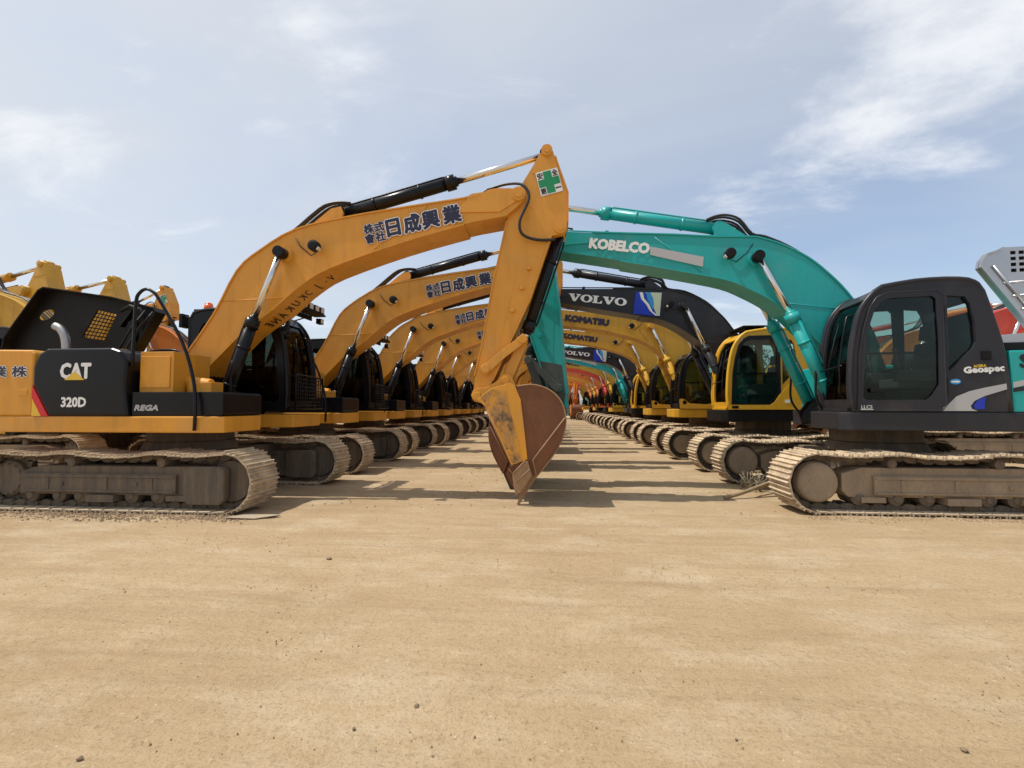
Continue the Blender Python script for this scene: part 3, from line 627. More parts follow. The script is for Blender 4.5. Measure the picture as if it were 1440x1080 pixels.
    if brand == 'kob':                                            # a slimmer bucket
        ux = Vector((5.38 - H[0], -H[1])).normalized(); nx_ = Vector((-ux.y, ux.x))
        def TB(p):
            d = Vector((p[0] - H[0], p[1] - H[1])); b = d.dot(nx_); q = Vector(H) + ux * d.dot(ux) + nx_ * (b * .88 if b > 0 else b); return TA((q.x, q.y))
    def blink(mb):
        a, b = Vector(TA(LB)), Vector(TB(LK)); d = (b - a).normalized(); n = Vector((-d.y, d.x))
        mb.prism([tuple(q) for q in (a - d * .06, a + n * .075, b + n * .075, b + d * .06, b - n * .075, a - n * .075)], -.17, .17)
    part(root, 'bucket_link', kk + 'blink', blink, wear or amat, rot=sw, bev=.01)
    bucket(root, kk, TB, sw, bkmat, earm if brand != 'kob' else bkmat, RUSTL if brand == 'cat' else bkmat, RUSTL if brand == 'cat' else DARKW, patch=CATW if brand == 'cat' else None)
    if hoses:
        c = B['ac'][0]; t0 = [p for p in top if p[0] < c[0] - .35]; tp = B['tipp']
        for k, yy in enumerate((-.12, -.05, .05, .12)):
            part(root, 'hydraulic_hose', kk + 'hose%d' % k, lambda mb: mb.tube(catmull([(x, yy, z + .11 + .02 * math.sin(3 * x + k)) for x, z in t0[2::3]] + [(c[0] - .32, yy, c[1] + .06 + .015 * k), (c[0] - .12, yy, c[1] + .15 + .015 * k), (c[0] + .06, yy, c[1] + .16 + .01 * k), (c[0] + .2, yy * .8, c[1] + .15)], 3), .02, 6), RUB, rot=sw)
        part(root, 'hydraulic_hose', kk + 'hoset', lambda mb: mb.tube(catmull([(tp[0] - .5, side * .12, tp[1] + .17), (tp[0] - .2, side * .22, tp[1] + .20), (tp[0] + .06, side * .3, tp[1] + .14), (tp[0] + .16, side * .33, tp[1] - .08), (tp[0] + .02, side * .32, tp[1] - .42), (tp[0] + .06, side * .30, tp[1] - .62), (tp[0] + .28, side * .27, tp[1] - .70), (tp[0] + .55, side * .2, tp[1] - .68)], 5), .022, 8), RUB, rot=sw)
        def pipes(mb):
            pp = [p for p in top if p[0] > B['ac'][0][0] - .2]
            for yy in (-.2, .2): mb.tube([(x, yy, z + .05) for x, z in pp[::2]], .015, 6)
            x, z = pp[len(pp) // 2]; mb.box((x, 0, z + .04), (.06, .5, .05))
        part(boom, 'hydraulic_pipe', kk + 'pipe', pipes, bmat if brand == 'kob' else BLKM)
    if lift:                                                      # the whole front end raised a little about the boom foot
        c = Vector((B['foot'][0], 0, B['foot'][1])); m = Matrix.Translation(c) @ Matrix.Rotation(-R(lift), 4, 'Y') @ Matrix.Translation(-c)
        for o in root.children:
            if o not in before: o.matrix_local = o.matrix_local @ m
    # weld seams across the side plates
    def seams(mb):
        for i, j in ((7, -9), (len(top) - 9, 10)):
            a, b = top[i], bot[j]
            for sg in (-1, 1): mb.tube([(a[0], sg * (hw - .012), a[1] - .03), (b[0], sg * (hw - .012), b[1] + .03)], .007, 5)
    part(boom, 'weld_seam', kk + 'seam', seams, bmat)
    return boom, armo, TA

# ---------------------------------------------------------------- upper structures
def deck(root, key, sw, mat, x1, z0=1.08, z1=1.33):
    def f(mb):
        xr = x1 if key == 'cat' else .72
        mb.plan([(-1.9, -1.34), (xr - .2, -1.36), (xr, -1.30), (xr, -.5), (.9 if xr > .9 else xr - .05, -.42), (.9, .3), (x1 + .02, .36), (x1 + .02, 1.28), (x1 - .1, 1.36), (-1.9, 1.34)], z0, z1)
    d = part(root, 'deck', key + 'deck%.2f' % x1, f, mat, bev=.02, rot=sw)
    return d
def counterweight(root, key, sw, mat):
    def f(mb):
        pts = [(-1.91, -1.35)]
        for i in range(9): a = R(-90 - 180 * i / 8); pts.append((-2.15 + .62 * math.cos(a) * (1), 1.35 * math.sin(a)))
        pts.append((-1.91, 1.35)); mb.plan(pts, 1.06, 2.10)
    part(root, 'counterweight', key + 'cw', f, mat, bev=.06, rot=sw, seg=3)
def clutter(root, key, sw):
    def f(mb):
        mb.bb(-.7, .5, -.40, .28, 1.331, 1.62); mb.bb(.62, .72, -.34, -.20, 1.1, 1.5); mb.cyl((-.35, .0, 1.62), (-.35, 0, 1.95), .22, n=18)
        for s in (-1, 1): mb.prism([(-.25, 1.332), (.9, 1.10), (.95, 1.3), (.82, 1.48), (.3, 1.6), (.2, 1.9), (-.1, 1.98), (-.3, 1.7)], s * .335, s * .375)
        for k in range(6): mb.tube(catmull([(-.3 + .1 * k, -.35 + .1 * k, 1.6), (.1, -.35 + .12 * k, 1.95), (.45, -.3 + .1 * k, 1.8), (.85, -.25 + .09 * k, 1.35), (.95, -.2 + .08 * k, 1.15)], 4), .022, 6)
        for s in (-1, 1): mb.tube(catmull([(.8, s * .5, 1.2), (1.0, s * .52, 1.5), (1.0, s * .5, 1.9), (.98, s * .46, 2.1)], 4), .018, 6)
    part(root, 'boom_mount', key + 'clut', f, BLKM, rot=sw)

def thing(name, label, cat, loc=(0, 0, 0), rz=0.0, group=None, scale=1.0):
    o = bpy.data.objects.new(name, None); COL.objects.link(o); o.empty_display_size = .2
    o.location = loc; o.rotation_euler = (0, 0, rz); o.scale = (scale,) * 3
    o['label'] = label; o['category'] = cat
    if group: o['group'] = group
    return o
def tag(o, label, cat, group=None):
    o['label'] = label; o['category'] = cat
    if group: o['group'] = group
    return o

def jp_boom(boom, sw):
    """the owner's name on the right side of the boom: navy characters with a white rim"""
    y = -.3105
    def put(mb, off, yy):
        for s, x, z, w, h in (('株', 2.99, 4.07, .15, .145), ('式', 3.155, 4.10, .15, .145), ('會', 3.01, 3.915, .155, .145), ('社', 3.18, 3.945, .15, .145),
                              ('日', 3.365, 4.02, .20, .255), ('成', 3.64, 4.065, .25, .27), ('興', 3.93, 4.12, .25, .265), ('業', 4.25, 4.185, .265, .265)):
            text(mb, s, (x, z), 11, w, h, yy, -1, off)
    part(boom, 'lettering_rim', 'jprim', lambda mb: put(mb, .105, y), WHT)
    part(boom, 'lettering', 'jptxt', lambda mb: put(mb, .052, y - .003), NAVY)
def safety_sticker(armo, TA, side):
    y = side * .213
    o = TA((5.72, 4.61)); e = TA((6.06, 4.69)); ang = 13.5
    q = lambda x, z: rotp((o[0] + x, o[1] + z), o, ang)
    def rect(mb, x0, x1, z0, z1, yy): mb.prism([q(x0, z0), q(x1, z0), q(x1, z1), q(x0, z1)], yy, yy + .002)
    st = part(armo, 'safety_sticker', 'sts', lambda mb: rect(mb, 0, .345, 0, .38, y), WHT)
    part(st, 'green_cross', 'stc', lambda mb: (rect(mb, .11, .235, .015, .365, y - .0035), rect(mb, .01, .1095, .13, .25, y - .0035), rect(mb, .2355, .335, .13, .25, y - .0035)), GRN)
    def tx(mb):
        for s, x, z, h in (('安', .015, .265, .095), ('全', .245, .265, .095), ('第', .015, .02, .095), ('一', .245, .06, .02)):
            p = q(x, z); text(mb, s, p, ang, .085, h, y - .0035, -1, .03)
    part(st, 'lettering', 'stt', tx, MARK)
    y2 = side * .2035
    def ys(mb): a = TA((5.11, 3.18)); mb.prism([a, (a[0] + .11, a[1] + .005), (a[0] + .12, a[1] + .17), (a[0] + .01, a[1] + .165)], y2, y2 + .002)
    part(armo, 'warning_sticker', 'wst', ys, YELD)

def light_bar(root, key, sw, dx, y0, y1, beacon):
    def f(mb):
        x = dx + .90; z = 3.13
        mb.box((x + .05, (y0 + y1) / 2, z), (.22, y1 - y0 + .1, .035)); mb.box((x - .1, (y0 + y1) / 2, z - .05), (.03, y1 - y0, .09))
        for k in range(5):
            yy = y0 + .05 + (y1 - y0 - .1) * k / 4; mb.box((x + .1, yy, z + .085), (.09, .15, .12)); mb.cyl((x + .1, yy, z), (x + .1, yy, z + .03), .015)
        mb.box((x + .12, y1 - .1, z - .13), (.09, .13, .1))
        mb.tube([(x - .5, y1 - .02, 3.02), (x - .1, y1 - .02, z), (x + .1, y1 - .02, z)], .014, 6)
    b = part(root, 'light_bar', key + 'lbar', f, BLKM, rot=sw, bev=.006)
    def ln(mb):
        for k in range(5):
            yy = y0 + .05 + (y1 - y0 - .1) * k / 4; mb.box((dx + .90 + .149, yy, 3.215), (.006, .12, .09))
        mb.box((dx + .90 + .169, y1 - .1, 3.0), (.006, .1, .075))
    part(b, 'lamp_lens', key + 'lbarl', ln, LENS)

def excavator(brand, label, loc, rz, fine=False, swing=0.0, scale=1.0, group=None, special=False, colour=None, armrot=0.0, bkcol=None, lettering=True, lights=False, name='excavator', lift=0.0):
    root = thing(name, label, 'excavator', loc, rz, group, scale)
    sw = R(swing)
    if brand == 'cat':
        undercarriage(root, fine, 'cat', FRMC, -1)
        body = CATY; cylm = BLK
        d = deck(root, 'cat', sw, body, 1.50, 1.05, 1.27)
        clutter(root, 'cat', sw); counterweight(root, 'cat', sw, CATY)
        # right side body: yellow rear housing, black panel with maker's letters, front toolbox, black step box
        def rear(mb): mb.prism([(-1.9, 1.271), (-1.285, 1.271), (-1.285, 2.14), (-1.33, 2.19), (-1.9, 2.20)], -1.345, -.55)
        part(root, 'rear_housing', 'catrear', rear, CATY, bev=.06, rot=sw, seg=3)
        part(root, 'rear_housing', 'catrear2', lambda mb: mb.bb(-1.9, -.45, .5, 1.345, 1.271, 2.19), CATY, bev=.03, rot=sw)
        def pan(mb): mb.prism([(-1.02, 1.272), (.16, 1.272), (.10, 1.66), (.12, 2.0), (.02, 2.16), (-.12, 2.205), (-1.08, 2.205), (-1.2, 2.13), (-1.275, 1.95), (-1.275, 1.70)], -1.362, -.55)
        pn = part(root, 'side_panel', 'catpan', pan, BLK, bev=.04, rot=sw, seg=3)
        part(root, 'red_stripe_panel', 'catred', lambda mb: mb.prism([(-1.275, 1.69), (-1.025, 1.272), (-1.13, 1.272), (-1.275, 1.52)], -1.359, -.56), REDD, rot=sw)
        part(root, 'yellow_corner_panel', 'catyc', lambda mb: mb.prism([(-1.275, 1.515), (-1.135, 1.272), (-1.275, 1.272)], -1.355, -.57), YELD, rot=sw)
        y = -1.3645
        part(pn, 'maker_lettering', 'catlt', lambda mb: text(mb, 'CAT', (-.85, 1.79), 0, .44, .20, y, -1, .065), WHT)
        part(pn, 'model_lettering', 'catlt2', lambda mb: text(mb, '320D', (-.82, 1.40), 0, .36, .125, y, -1, .06), WHT)
        part(pn, 'triangle_emblem', 'cattri', lambda mb: mb.add([(-.79, y - .004, 1.765), (-.49, y - .004, 1.765), (-.64, y - .004, 1.885)], [(0, 1, 2)]), YELD)
        bx = part(root, 'toolbox', 'catbox', lambda mb: (mb.bb(.165, .66, -1.20, -.5, 1.30, 2.165), mb.bb(.18, .62, -1.215, -1.199, 1.66, 2.1)), CATY, bev=.015, rot=sw)
        part(bx, 'pump_cover', 'catpump', lambda mb: (mb.cyl((.45, -.9, 1.78), (.95, -.85, 1.70), .10, n=14), mb.box((.9, -.85, 1.66), (.3, .25, .18)), mb.cyl((.75, -.95, 1.6), (.75, -.95, 1.78), .07)), CATY, bev=.01)
        st = part(root, 'step_box', 'catstep', lambda mb: mb.prism([(.17, 1.274), (1.45, 1.274), (1.49, 1.3), (1.49, 1.57), (1.44, 1.60), (.17, 1.60)], -1.32, -.48), BLK, bev=.015, rot=sw)
        part(st, 'lettering', 'catrega', lambda mb: text(mb, 'REGA', (.22, 1.35), 0, .34, .07, -1.3245, -1, .10, shear=.3), GRYD)
        rl = part(root, 'handrail', 'catrail', lambda mb: mb.tube(catmull([(.14, -1.30, 1.95), (.15, -1.30, 2.4), (.16, -1.30, 2.85), (.21, -1.30, 2.97), (.30, -1.30, 3.02), (.40, -1.30, 2.98), (.50, -1.30, 2.87), (.86, -1.30, 2.28), (1.06, -1.34, 1.80), (1.14, -1.38, 1.45), (1.15, -1.395, 1.08)], 3), .022), BLK, rot=sw)
        hood = MB()
        if special:
            def lid(mb):                                          # raised engine hood: a deep lid seen from its inner side
                out = [(-3.75, 2.42), (-3.72, 2.62), (-3.10, 3.45), (-3.0, 3.50), (-1.7, 3.30), (-.92, 3.10), (-.86, 3.02), (-1.25, 2.35)]
                hole = [(-2.13, 3.12), (-1.76, 3.03), (-1.98, 2.56), (-2.42, 2.62)]
                ov = [(-3.12 + .15 * math.cos(a) - .03 * math.sin(a), 3.04 + .085 * math.sin(a) + .05 * math.cos(a)) for a in [2 * math.pi * i / 18 for i in range(18)]]
                mb.plate(out, [hole[::-1], ov[::-1]], .34, .37)
                for a, b in zip(out, out[1:]): mb.strip([a, b], -.02, .16, .34)
                for k in range(9):
                    t = k / 8; a = Vector(hole[0]).lerp(Vector(hole[3]), t); b = Vector(hole[1]).lerp(Vector(hole[2]), t); mb.tube([(a.x, .355, a.y), (b.x, .355, b.y)], .011, 5)
                for k in range(1, 6):
                    t = k / 6; a = Vector(hole[0]).lerp(Vector(hole[1]), t); b = Vector(hole[3]).lerp(Vector(hole[2]), t); mb.tube([(a.x, .355, a.y), (b.x, .355, b.y)], .007, 5)
            hd = part(root, 'engine_hood', 'catlid', lid, BLKM, rot=sw)
            def stays(mb):
                mb.tube([(-.95, .05, 3.02), (-1.05, -.1, 2.7), (-1.2, -.2, 2.25)], .018, 6); mb.tube([(-1.55, .2, 3.05), (-1.3, .12, 3.12), (-1.08, .1, 3.05), (-1.0, .1, 2.8)], .03, 6)
                mb.box((-1.42, .2, 2.92), (.34, .1, .05), Matrix.Rotation(R(-52), 3, 'Y')); mb.box((-1.28, .18, 2.6), (.10, .12, .5)); mb.tube([(-.85, .1, 3.0), (-.98, 0, 2.75), (-1.1, -.1, 2.4), (-1.12, -.15, 2.2)], .022, 6)
            part(hd, 'stay', 'catstay', stays, BLKM)
            part(root, 'exhaust_pipe', 'catexh', lambda mb: mb.tube(catmull([(-2.36, .05, 2.15), (-2.37, .05, 2.4), (-2.41, .05, 2.6), (-2.5, .05, 2.73), (-2.6, .05, 2.78)], 4), .065, 12), STEEL, rot=sw)
            part(root, 'engine_block', 'cateng', lambda mb: (mb.bb(-1.85, -.6, -.5, .45, 1.32, 1.98), mb.cyl((-1.5, -.2, 2.0), (-.9, -.2, 2.0), .15), mb.box((-1.05, -.25, 2.2), (.16, .14, .12))), BLKM, rot=sw)
            part(root, 'oil_filter', 'catfil', lambda mb: (mb.cyl((-1.02, -.30, 2.12), (-1.02, -.30, 2.32), .085, n=16), mb.cyl((-.82, -.30, 2.14), (-.82, -.30, 2.28), .06, n=16)), KOMY, rot=sw)
            def wr(mb): text(mb, '日成興業 株', (-2.60, 1.812), 0, 1.22, .15, -1.3485, -1, .10)
            part(root, 'side_lettering_rim', 'catjp0', wr, WHT, rot=sw)
            part(root, 'side_lettering', 'catjp1', lambda mb: text(mb, '日成興業 株', (-2.60, 1.812), 0, 1.22, .15, -1.3515, -1, .03), NAVY, rot=sw)
            part(root, 'fuel_hatch', 'cathatch', lambda mb: mb.bb(-1.49, -1.36, -1.352, -1.344, 1.56, 1.64), CATY, rot=sw, bev=.003)
        else:
            part(root, 'engine_hood', 'cathood', lambda mb: mb.prism([(-1.9, 2.0), (-1.8, 2.36), (-.6, 2.36), (-.45, 2.2), (-.45, 2.0)], -.549, .499), BLKM, bev=.03, rot=sw)
        cb = cab(root, 'cat', .50, .32, 1.30, BLK, None, sw, glassm=GLSD, rear=1.36)
        def grd(mb):
            x = 1.56
            mb.tube([(x, .34, 1.36), (x, .34, 1.95), (x, 1.27, 1.92), (x, 1.27, 1.36)], .016, 6, True)
            for k in range(1, 9): z = 1.36 + .57 * k / 9; mb.tube([(x, .34, z), (x, 1.27, z)], .007, 5)
            for k in range(1, 12): yy = .34 + .93 * k / 12; mb.tube([(x, yy, 1.36), (x, yy, 1.93)], .007, 5)
        part(cb, 'front_guard', 'catgrd', grd, BLK)
        part(cb, 'mirror', 'catmir', lambda mb: (mb.box((-.56, .42, 2.90), (.06, .16, .24)), mb.tube([(-.40, .36, 2.95), (-.54, .40, 2.97)], .012)), BLKM, bev=.02)
        if special:
            bc = part(cb, 'beacon', 'catbea', lambda mb: (mb.cyl((-.17, .5, 3.10), (-.17, .5, 3.20), .075, .07, 18), mb.cyl((-.17, .5, 3.20), (-.17, .5, 3.235), .07, .04, 18)), AMBER)
            part(bc, 'beacon_base', 'catbeab', lambda mb: (mb.cyl((-.17, .5, 3.06), (-.17, .5, 3.10), .085, n=18), mb.box((.05, .6, 3.075), (.75, .5, .035))), BLKM)
        if lights: light_bar(root, 'cat', sw, .50, .36, 1.3, True)
        boom, armo, TA = front_end(root, 'c', 'cat', sw, -1, CATY, CATY, RUST, CATY, BLK, armrot=armrot, lift=lift)
        if lettering: jp_boom(boom, sw)
        if special:
            safety_sticker(armo, TA, -1)
            def ink(mb):                                          # marker scrawl along the underside of the boom
                bt = catmull(BOOMS['cat']['bot'][:10], 6); bt = bt[::-1]
                cum = [0]
                for a, b in zip(bt, bt[1:]): cum.append(cum[-1] + (Vector(b) - Vector(a)).length)
                s0 = [c for c, p in zip(cum, bt) if p[0] > 1.16][0]
                for k, ch in enumerate('ENAKUKOJ-V'):   # reads reversed, as in the photograph
                    s = s0 + .145 * k; j = max(i for i in range(len(cum)) if cum[i] <= s)
                    p = Vector(bt[j]).lerp(Vector(bt[j + 1]), (s - cum[j]) / (cum[j + 1] - cum[j])); d = (Vector(bt[j + 1]) - Vector(bt[j])).normalized()
                    vs, fs = glyphs(ch, 0.0)
                    x0 = min(v[0] for v in vs)
                    for q in range(2):
                        nrm = Vector((d.y, -d.x)) * (.026 + .0003 * q); ex, ey = ((0, 0), (.007, .006))[q]
                        mb.add([(p.x + nrm.x + ((.75 - v[0] + x0) * .15 + ex) * d.x, .12 - v[1] * .30 - ey, p.y + nrm.y + ((.75 - v[0] + x0) * .15 + ex) * d.y) for v in vs], fs)
            part(boom, 'marker_writing', 'catink', ink, MARK)
        elif lettering: safety_sticker(armo, TA, -1)
        return root
    # ------------------------------------------------ machines with the cab turned to the viewer
    bm = {'kob': TEAL, 'volvo': VGRY, 'komatsu': KOMY}.get(brand)
    bodym = {'kob': TEAL, 'volvo': VOLY, 'komatsu': KOMY}.get(brand)
    fb = brand
    if colour: bm = bodym = colour
    undercarriage(root, fine, {'kob': 'kob', 'volvo': 'caps', 'komatsu': 'kob'}[brand], FRMT, 1)
    dx = 0.0 if brand == 'kob' else .38
    deck(root, brand, sw, {'kob': KGRY, 'volvo': BLKM, 'komatsu': bodym}[brand] if not colour else BLKM, 1.02 + dx)
    clutter(root, brand, sw); counterweight(root, brand, sw, bodym if brand != 'volvo' else VGRY)
    part(root, 'right_housing', 'rhouse', lambda mb: mb.bb(-1.9, .55, -1.34, -.5, 1.332, 2.10), bodym, bev=.04, rot=sw)
    x_l = -.905 + dx
    lh = part(root, 'left_housing', 'lhouse%.2f' % dx, lambda mb: mb.prism([(-1.9, 1.332), (x_l - .02, 1.332), (x_l, 2.08), (x_l + .0, 2.12), (-1.9, 2.12)], .5, 1.345), bodym, bev=.02, rot=sw)
    if brand == 'kob' and special:
        cb = cab(root, 'kob', 0, .36, 1.35, KGRY, None, sw)
        y = 1.3535
        # grey and blue swoosh across the cab corner and the housing
        A = [(-.14, 1.345), (-.20, 1.42), (-.30, 1.53), (-.45, 1.60), (-.62, 1.645), (-.875, 1.70), (-.88, 1.63), (-.62, 1.54), (-.50, 1.475), (-.455, 1.41), (-.47, 1.37), (-.53, 1.345)]
        part(cb, 'swoosh_decal', 'ksw', lambda mb: mb.prism(A, y, y + .0015), GRYD)
        part(cb, 'blue_decal', 'kswb', lambda mb: mb.prism([(-.50, 1.37), (-.49, 1.42), (-.54, 1.49), (-.63, 1.53), (-.61, 1.46), (-.61, 1.37)], y, y + .0015), BLUE)
        part(lh, 'swoosh_decal', 'ksw2', lambda mb: mb.prism([(-.93, 1.71), (-1.5, 1.86), (-1.5, 1.79), (-.93, 1.64)], 1.3475, 1.349), GRYD)
        part(lh, 'dark_stripe', 'ksw3', lambda mb: mb.prism([(-.93, 1.635), (-1.5, 1.76), (-1.5, 1.67), (-.93, 1.585)], 1.3475, 1.349), VGRY)
        part(lh, 'maker_lettering', 'kswl', lambda mb: text(mb, 'SK200', (-1.02, 1.90), 0, .6, .16, 1.3475, 1, .08), VGRY)
        def gt(mb): text(mb, 'Geospec', (-.405, 1.81), 3.5, .44, .10, y, 1, .07)
        part(cb, 'model_lettering', 'kgeo', gt, WHT)
        part(cb, 'yellow_lettering', 'kace', lambda mb: text(mb, 'ACERA', (-.505, 1.905), 3.5, .14, .032, y + .003, 1, .08), YELD)
        part(cb, 'small_lettering', 'kllc', lambda mb: (text(mb, 'LLCS', (.80, 1.375), 0, .13, .045, y + .02, 1, .0), mb.prism([(.81, 1.357), (.66, 1.357), (.66, 1.366), (.81, 1.366)], y + .02, y + .021)), WHT)
        ov = [(-.30 + .062 * math.cos(a), 1.725 + .036 * math.sin(a)) for a in [2 * math.pi * i / 20 for i in range(20)]]
        part(cb, 'oval_sticker', 'koval', lambda mb: mb.prism(ov, y, y + .0015), LBLUE)
        part(cb, 'sticker_band', 'kovalb', lambda mb: mb.bb(-.345, -.255, y + .002, y + .003, 1.715, 1.735), WHT)
        part(cb, 'hinge', 'khinge', lambda mb: [mb.bb(-.205, -.185, 1.352, 1.375, z, z + .22) for z in (1.55, 2.5)], BLKM)
        part(cb, 'roof_bolt', 'kbolt', lambda mb: [mb.cyl((x, .9, 3.07), (x, .9, 3.125), .03, .02) for x in (-.08, -.45)], BLKM)
        part(cb, 'latch', 'klatch', lambda mb: mb.bb(-.70, -.60, 1.351, 1.372, 2.0, 2.12), BLKM, bev=.01)
        part(cb, 'lamp', 'kflamp', lambda mb: mb.box((.84, .62, 1.58), (.05, .14, .09)), LENS, bev=.01)
        def lid(mb):                                              # raised bright engine hood
            out = [(-1.13, 3.40), (-1.15, 3.50), (-1.22, 3.60), (-1.32, 3.63), (-1.42, 3.68), (-2.7, 3.66), (-2.7, 2.3), (-1.82, 2.3)]
            holes = []
            for r in range(4):
                for c in range(9):
                    x = -1.52 - c * .10; z = 3.57 - r * .085; holes.append([(x, z), (x, z + .05), (x - .065, z + .05), (x - .065, z)])
            mb.plate(out, holes, .55, .57)
            mb.strip(out[:5], .02, .50, .61); mb.strip([out[-1], out[0]], .02, .50, .62)
            for k in range(4):
                p = Vector((-1.42 - .10 * k, 3.16 - .19 * k)); mb.tube([(p.x, .575, p.y), (p.x - 1.2, .575, p.y + .08)], .016, 8)
            mb.tube([(-1.30, .585, 3.42), (-1.80, .585, 2.62)], .022, 8)
        hd = part(root, 'engine_hood', 'klid', lid, SILV, rot=sw)
        part(hd, 'hood_lining', 'klidb', lambda mb: mb.prism([(-1.46, 3.64), (-2.6, 3.63), (-2.6, 3.25), (-1.46, 3.27)], .50, .53), BLKM)  # dark backing sheet stands in for the shade behind the hood's holes
        part(root, 'engine_block', 'keng', lambda mb: (mb.bb(-1.85, -.7, -.45, .48, 1.34, 2.2), mb.bb(-1.8, -.95, .2, 1.2, 2.121, 2.24)), BLKM, bev=.02, rot=sw)
        part(root, 'radiator_cover', 'krad', lambda mb: mb.prism([(-.98, 2.36), (-1.9, 2.42), (-1.9, 2.26), (-.98, 2.25)], .1, 1.0), SILV, bev=.01, rot=sw)
    elif brand == 'kob':
        cab(root, 'kob', 0, .36, 1.35, KGRY, None, sw)
    elif brand == 'volvo':
        cb = cab(root, 'volvo', dx, .36, 1.35, VOLY, VOLY, sw, doormat=BLK)
        def vis(mb):
            mb.box((dx + .28, .85, 3.16), (.5, .9, .03)); [mb.box((dx + .28 + .2 * k, .85, 3.12), (.03, .8, .07)) for k in (-1, 0, 1)]
        part(root, 'sun_visor', 'vvis', vis, BLKM, bev=.008, rot=sw)
        part(cb, 'placard', 'vplac', lambda mb: mb.bb(dx - .36, dx - .26, 1.3905, 1.394, 1.48, 1.55), WHT)
    else:
        cab(root, 'komatsu' + bodym.name, dx, .36, 1.35, BLK, bodym, sw, skirt='komatsu', glassm=GLS)
    part(root, 'engine_hood', 'ghood', lambda mb: mb.prism([(-1.9, 2.1), (-1.8, 2.4), (-.75, 2.4), (-.62, 2.1)], -.499, .499), bodym if not special else BLKM, bev=.04, rot=sw) if not special else None
    boom, armo, TA = front_end(root, (bm.name[:4]), fb, sw, 1, bm, bm if brand != 'volvo' else VGRY, bkcol or RUST, bm if brand != 'kob' else bm, bm if brand in ('kob', 'komatsu') else VGRY, armrot=armrot, lift=lift, wear=DARKW if special else None)
    if lettering:
        y = .3105
        if brand == 'kob':
            part(boom, 'lettering', 'klet', lambda mb: text(mb, 'KOBELCO', (4.42, 4.17), -9.5, 1.0, .165, y, 1, .09), WHT)
            part(boom, 'grey_band', 'kband', lambda mb: mb.prism([(3.40, 4.12), (2.545, 3.885), (2.565, 3.72), (3.40, 3.975)], y - .002, y), GRYD)
        elif brand == 'volvo':
            def vl(mb):
                V = [[(0, 1), (.48, 1), (.48, .88), (.40, .88), (.58, .38), (.74, .88), (.64, .88), (.64, 1), (1, 1), (1, .88), (.92, .88), (.60, 0), (.40, 0), (.08, .88), (0, .88)]]
                Lt = [[(0, 1), (.55, 1), (.55, .88), (.42, .88), (.42, .13), (.66, .13), (.74, .36), (.86, .36), (.86, 0), (0, 0), (0, .12), (.12, .12), (.12, .88), (0, .88)]]
                n = 20; el = lambda a, b: [(.5 + a * math.cos(2 * math.pi * i / n), .5 + b * math.sin(2 * math.pi * i / n)) for i in range(n)]
                O = [el(.5, .52), el(.22, .38)[::-1]]
                u = 0
                for L_, w in ((V, .32), (O, .32), (Lt, .27), (V, .32), (O, .32)):
                    allp = [p for l in L_ for p in l]; tri = tessellate_polygon([[Vector((p[0], p[1], 0)) for p in l] for l in L_])
                    a = R(-6.6); ox = 4.67 - u * math.cos(a); oz = 4.02 + u * math.sin(a)
                    lay(mb, allp, [list(t) for t in tri], (ox, oz), -6.6, w * .93, .185, y, 1, box=(0, .9 if L_ is Lt else 1, 0, 1)); u += w * .915
            part(boom, 'lettering', 'vlet', vl, WHT)
            pic = part(boom, 'picture_panel', 'vpic', lambda mb: mb.prism([(3.03, 4.20), (2.40, 4.17), (2.46, 3.59), (3.10, 3.66)], y - .002, y), BLUE)
            part(pic, 'picture_sky', 'vpic2', lambda mb: mb.prism([(2.80, 4.185), (2.41, 4.168), (2.468, 3.60), (2.53, 3.61), (2.60, 3.78), (2.66, 3.95)], y + .002, y + .003), PALE)
            part(pic, 'picture_wave', 'vpic3', lambda mb: mb.prism([(2.94, 4.19), (2.86, 4.187), (2.83, 4.03), (2.72, 3.90), (2.64, 3.72), (2.52, 3.61), (2.57, 3.61), (2.70, 3.73), (2.78, 3.88), (2.90, 4.02)], y + .004, y + .005), WHT)
            part(pic, 'picture_stream', 'vpic4', lambda mb: mb.prism([(2.78, 4.183), (2.68, 4.178), (2.62, 4.05), (2.60, 3.9), (2.62, 3.76), (2.68, 3.86), (2.75, 4.0)], y + .004, y + .005), LBLUE)
        elif brand == 'komatsu' and not colour:
            part(boom, 'lettering', 'kolet', lambda mb: text(mb, 'KOMATSU', (4.62, 4.24), -8, 1.40, .185, y, 1, .135), NAVY)
    return root

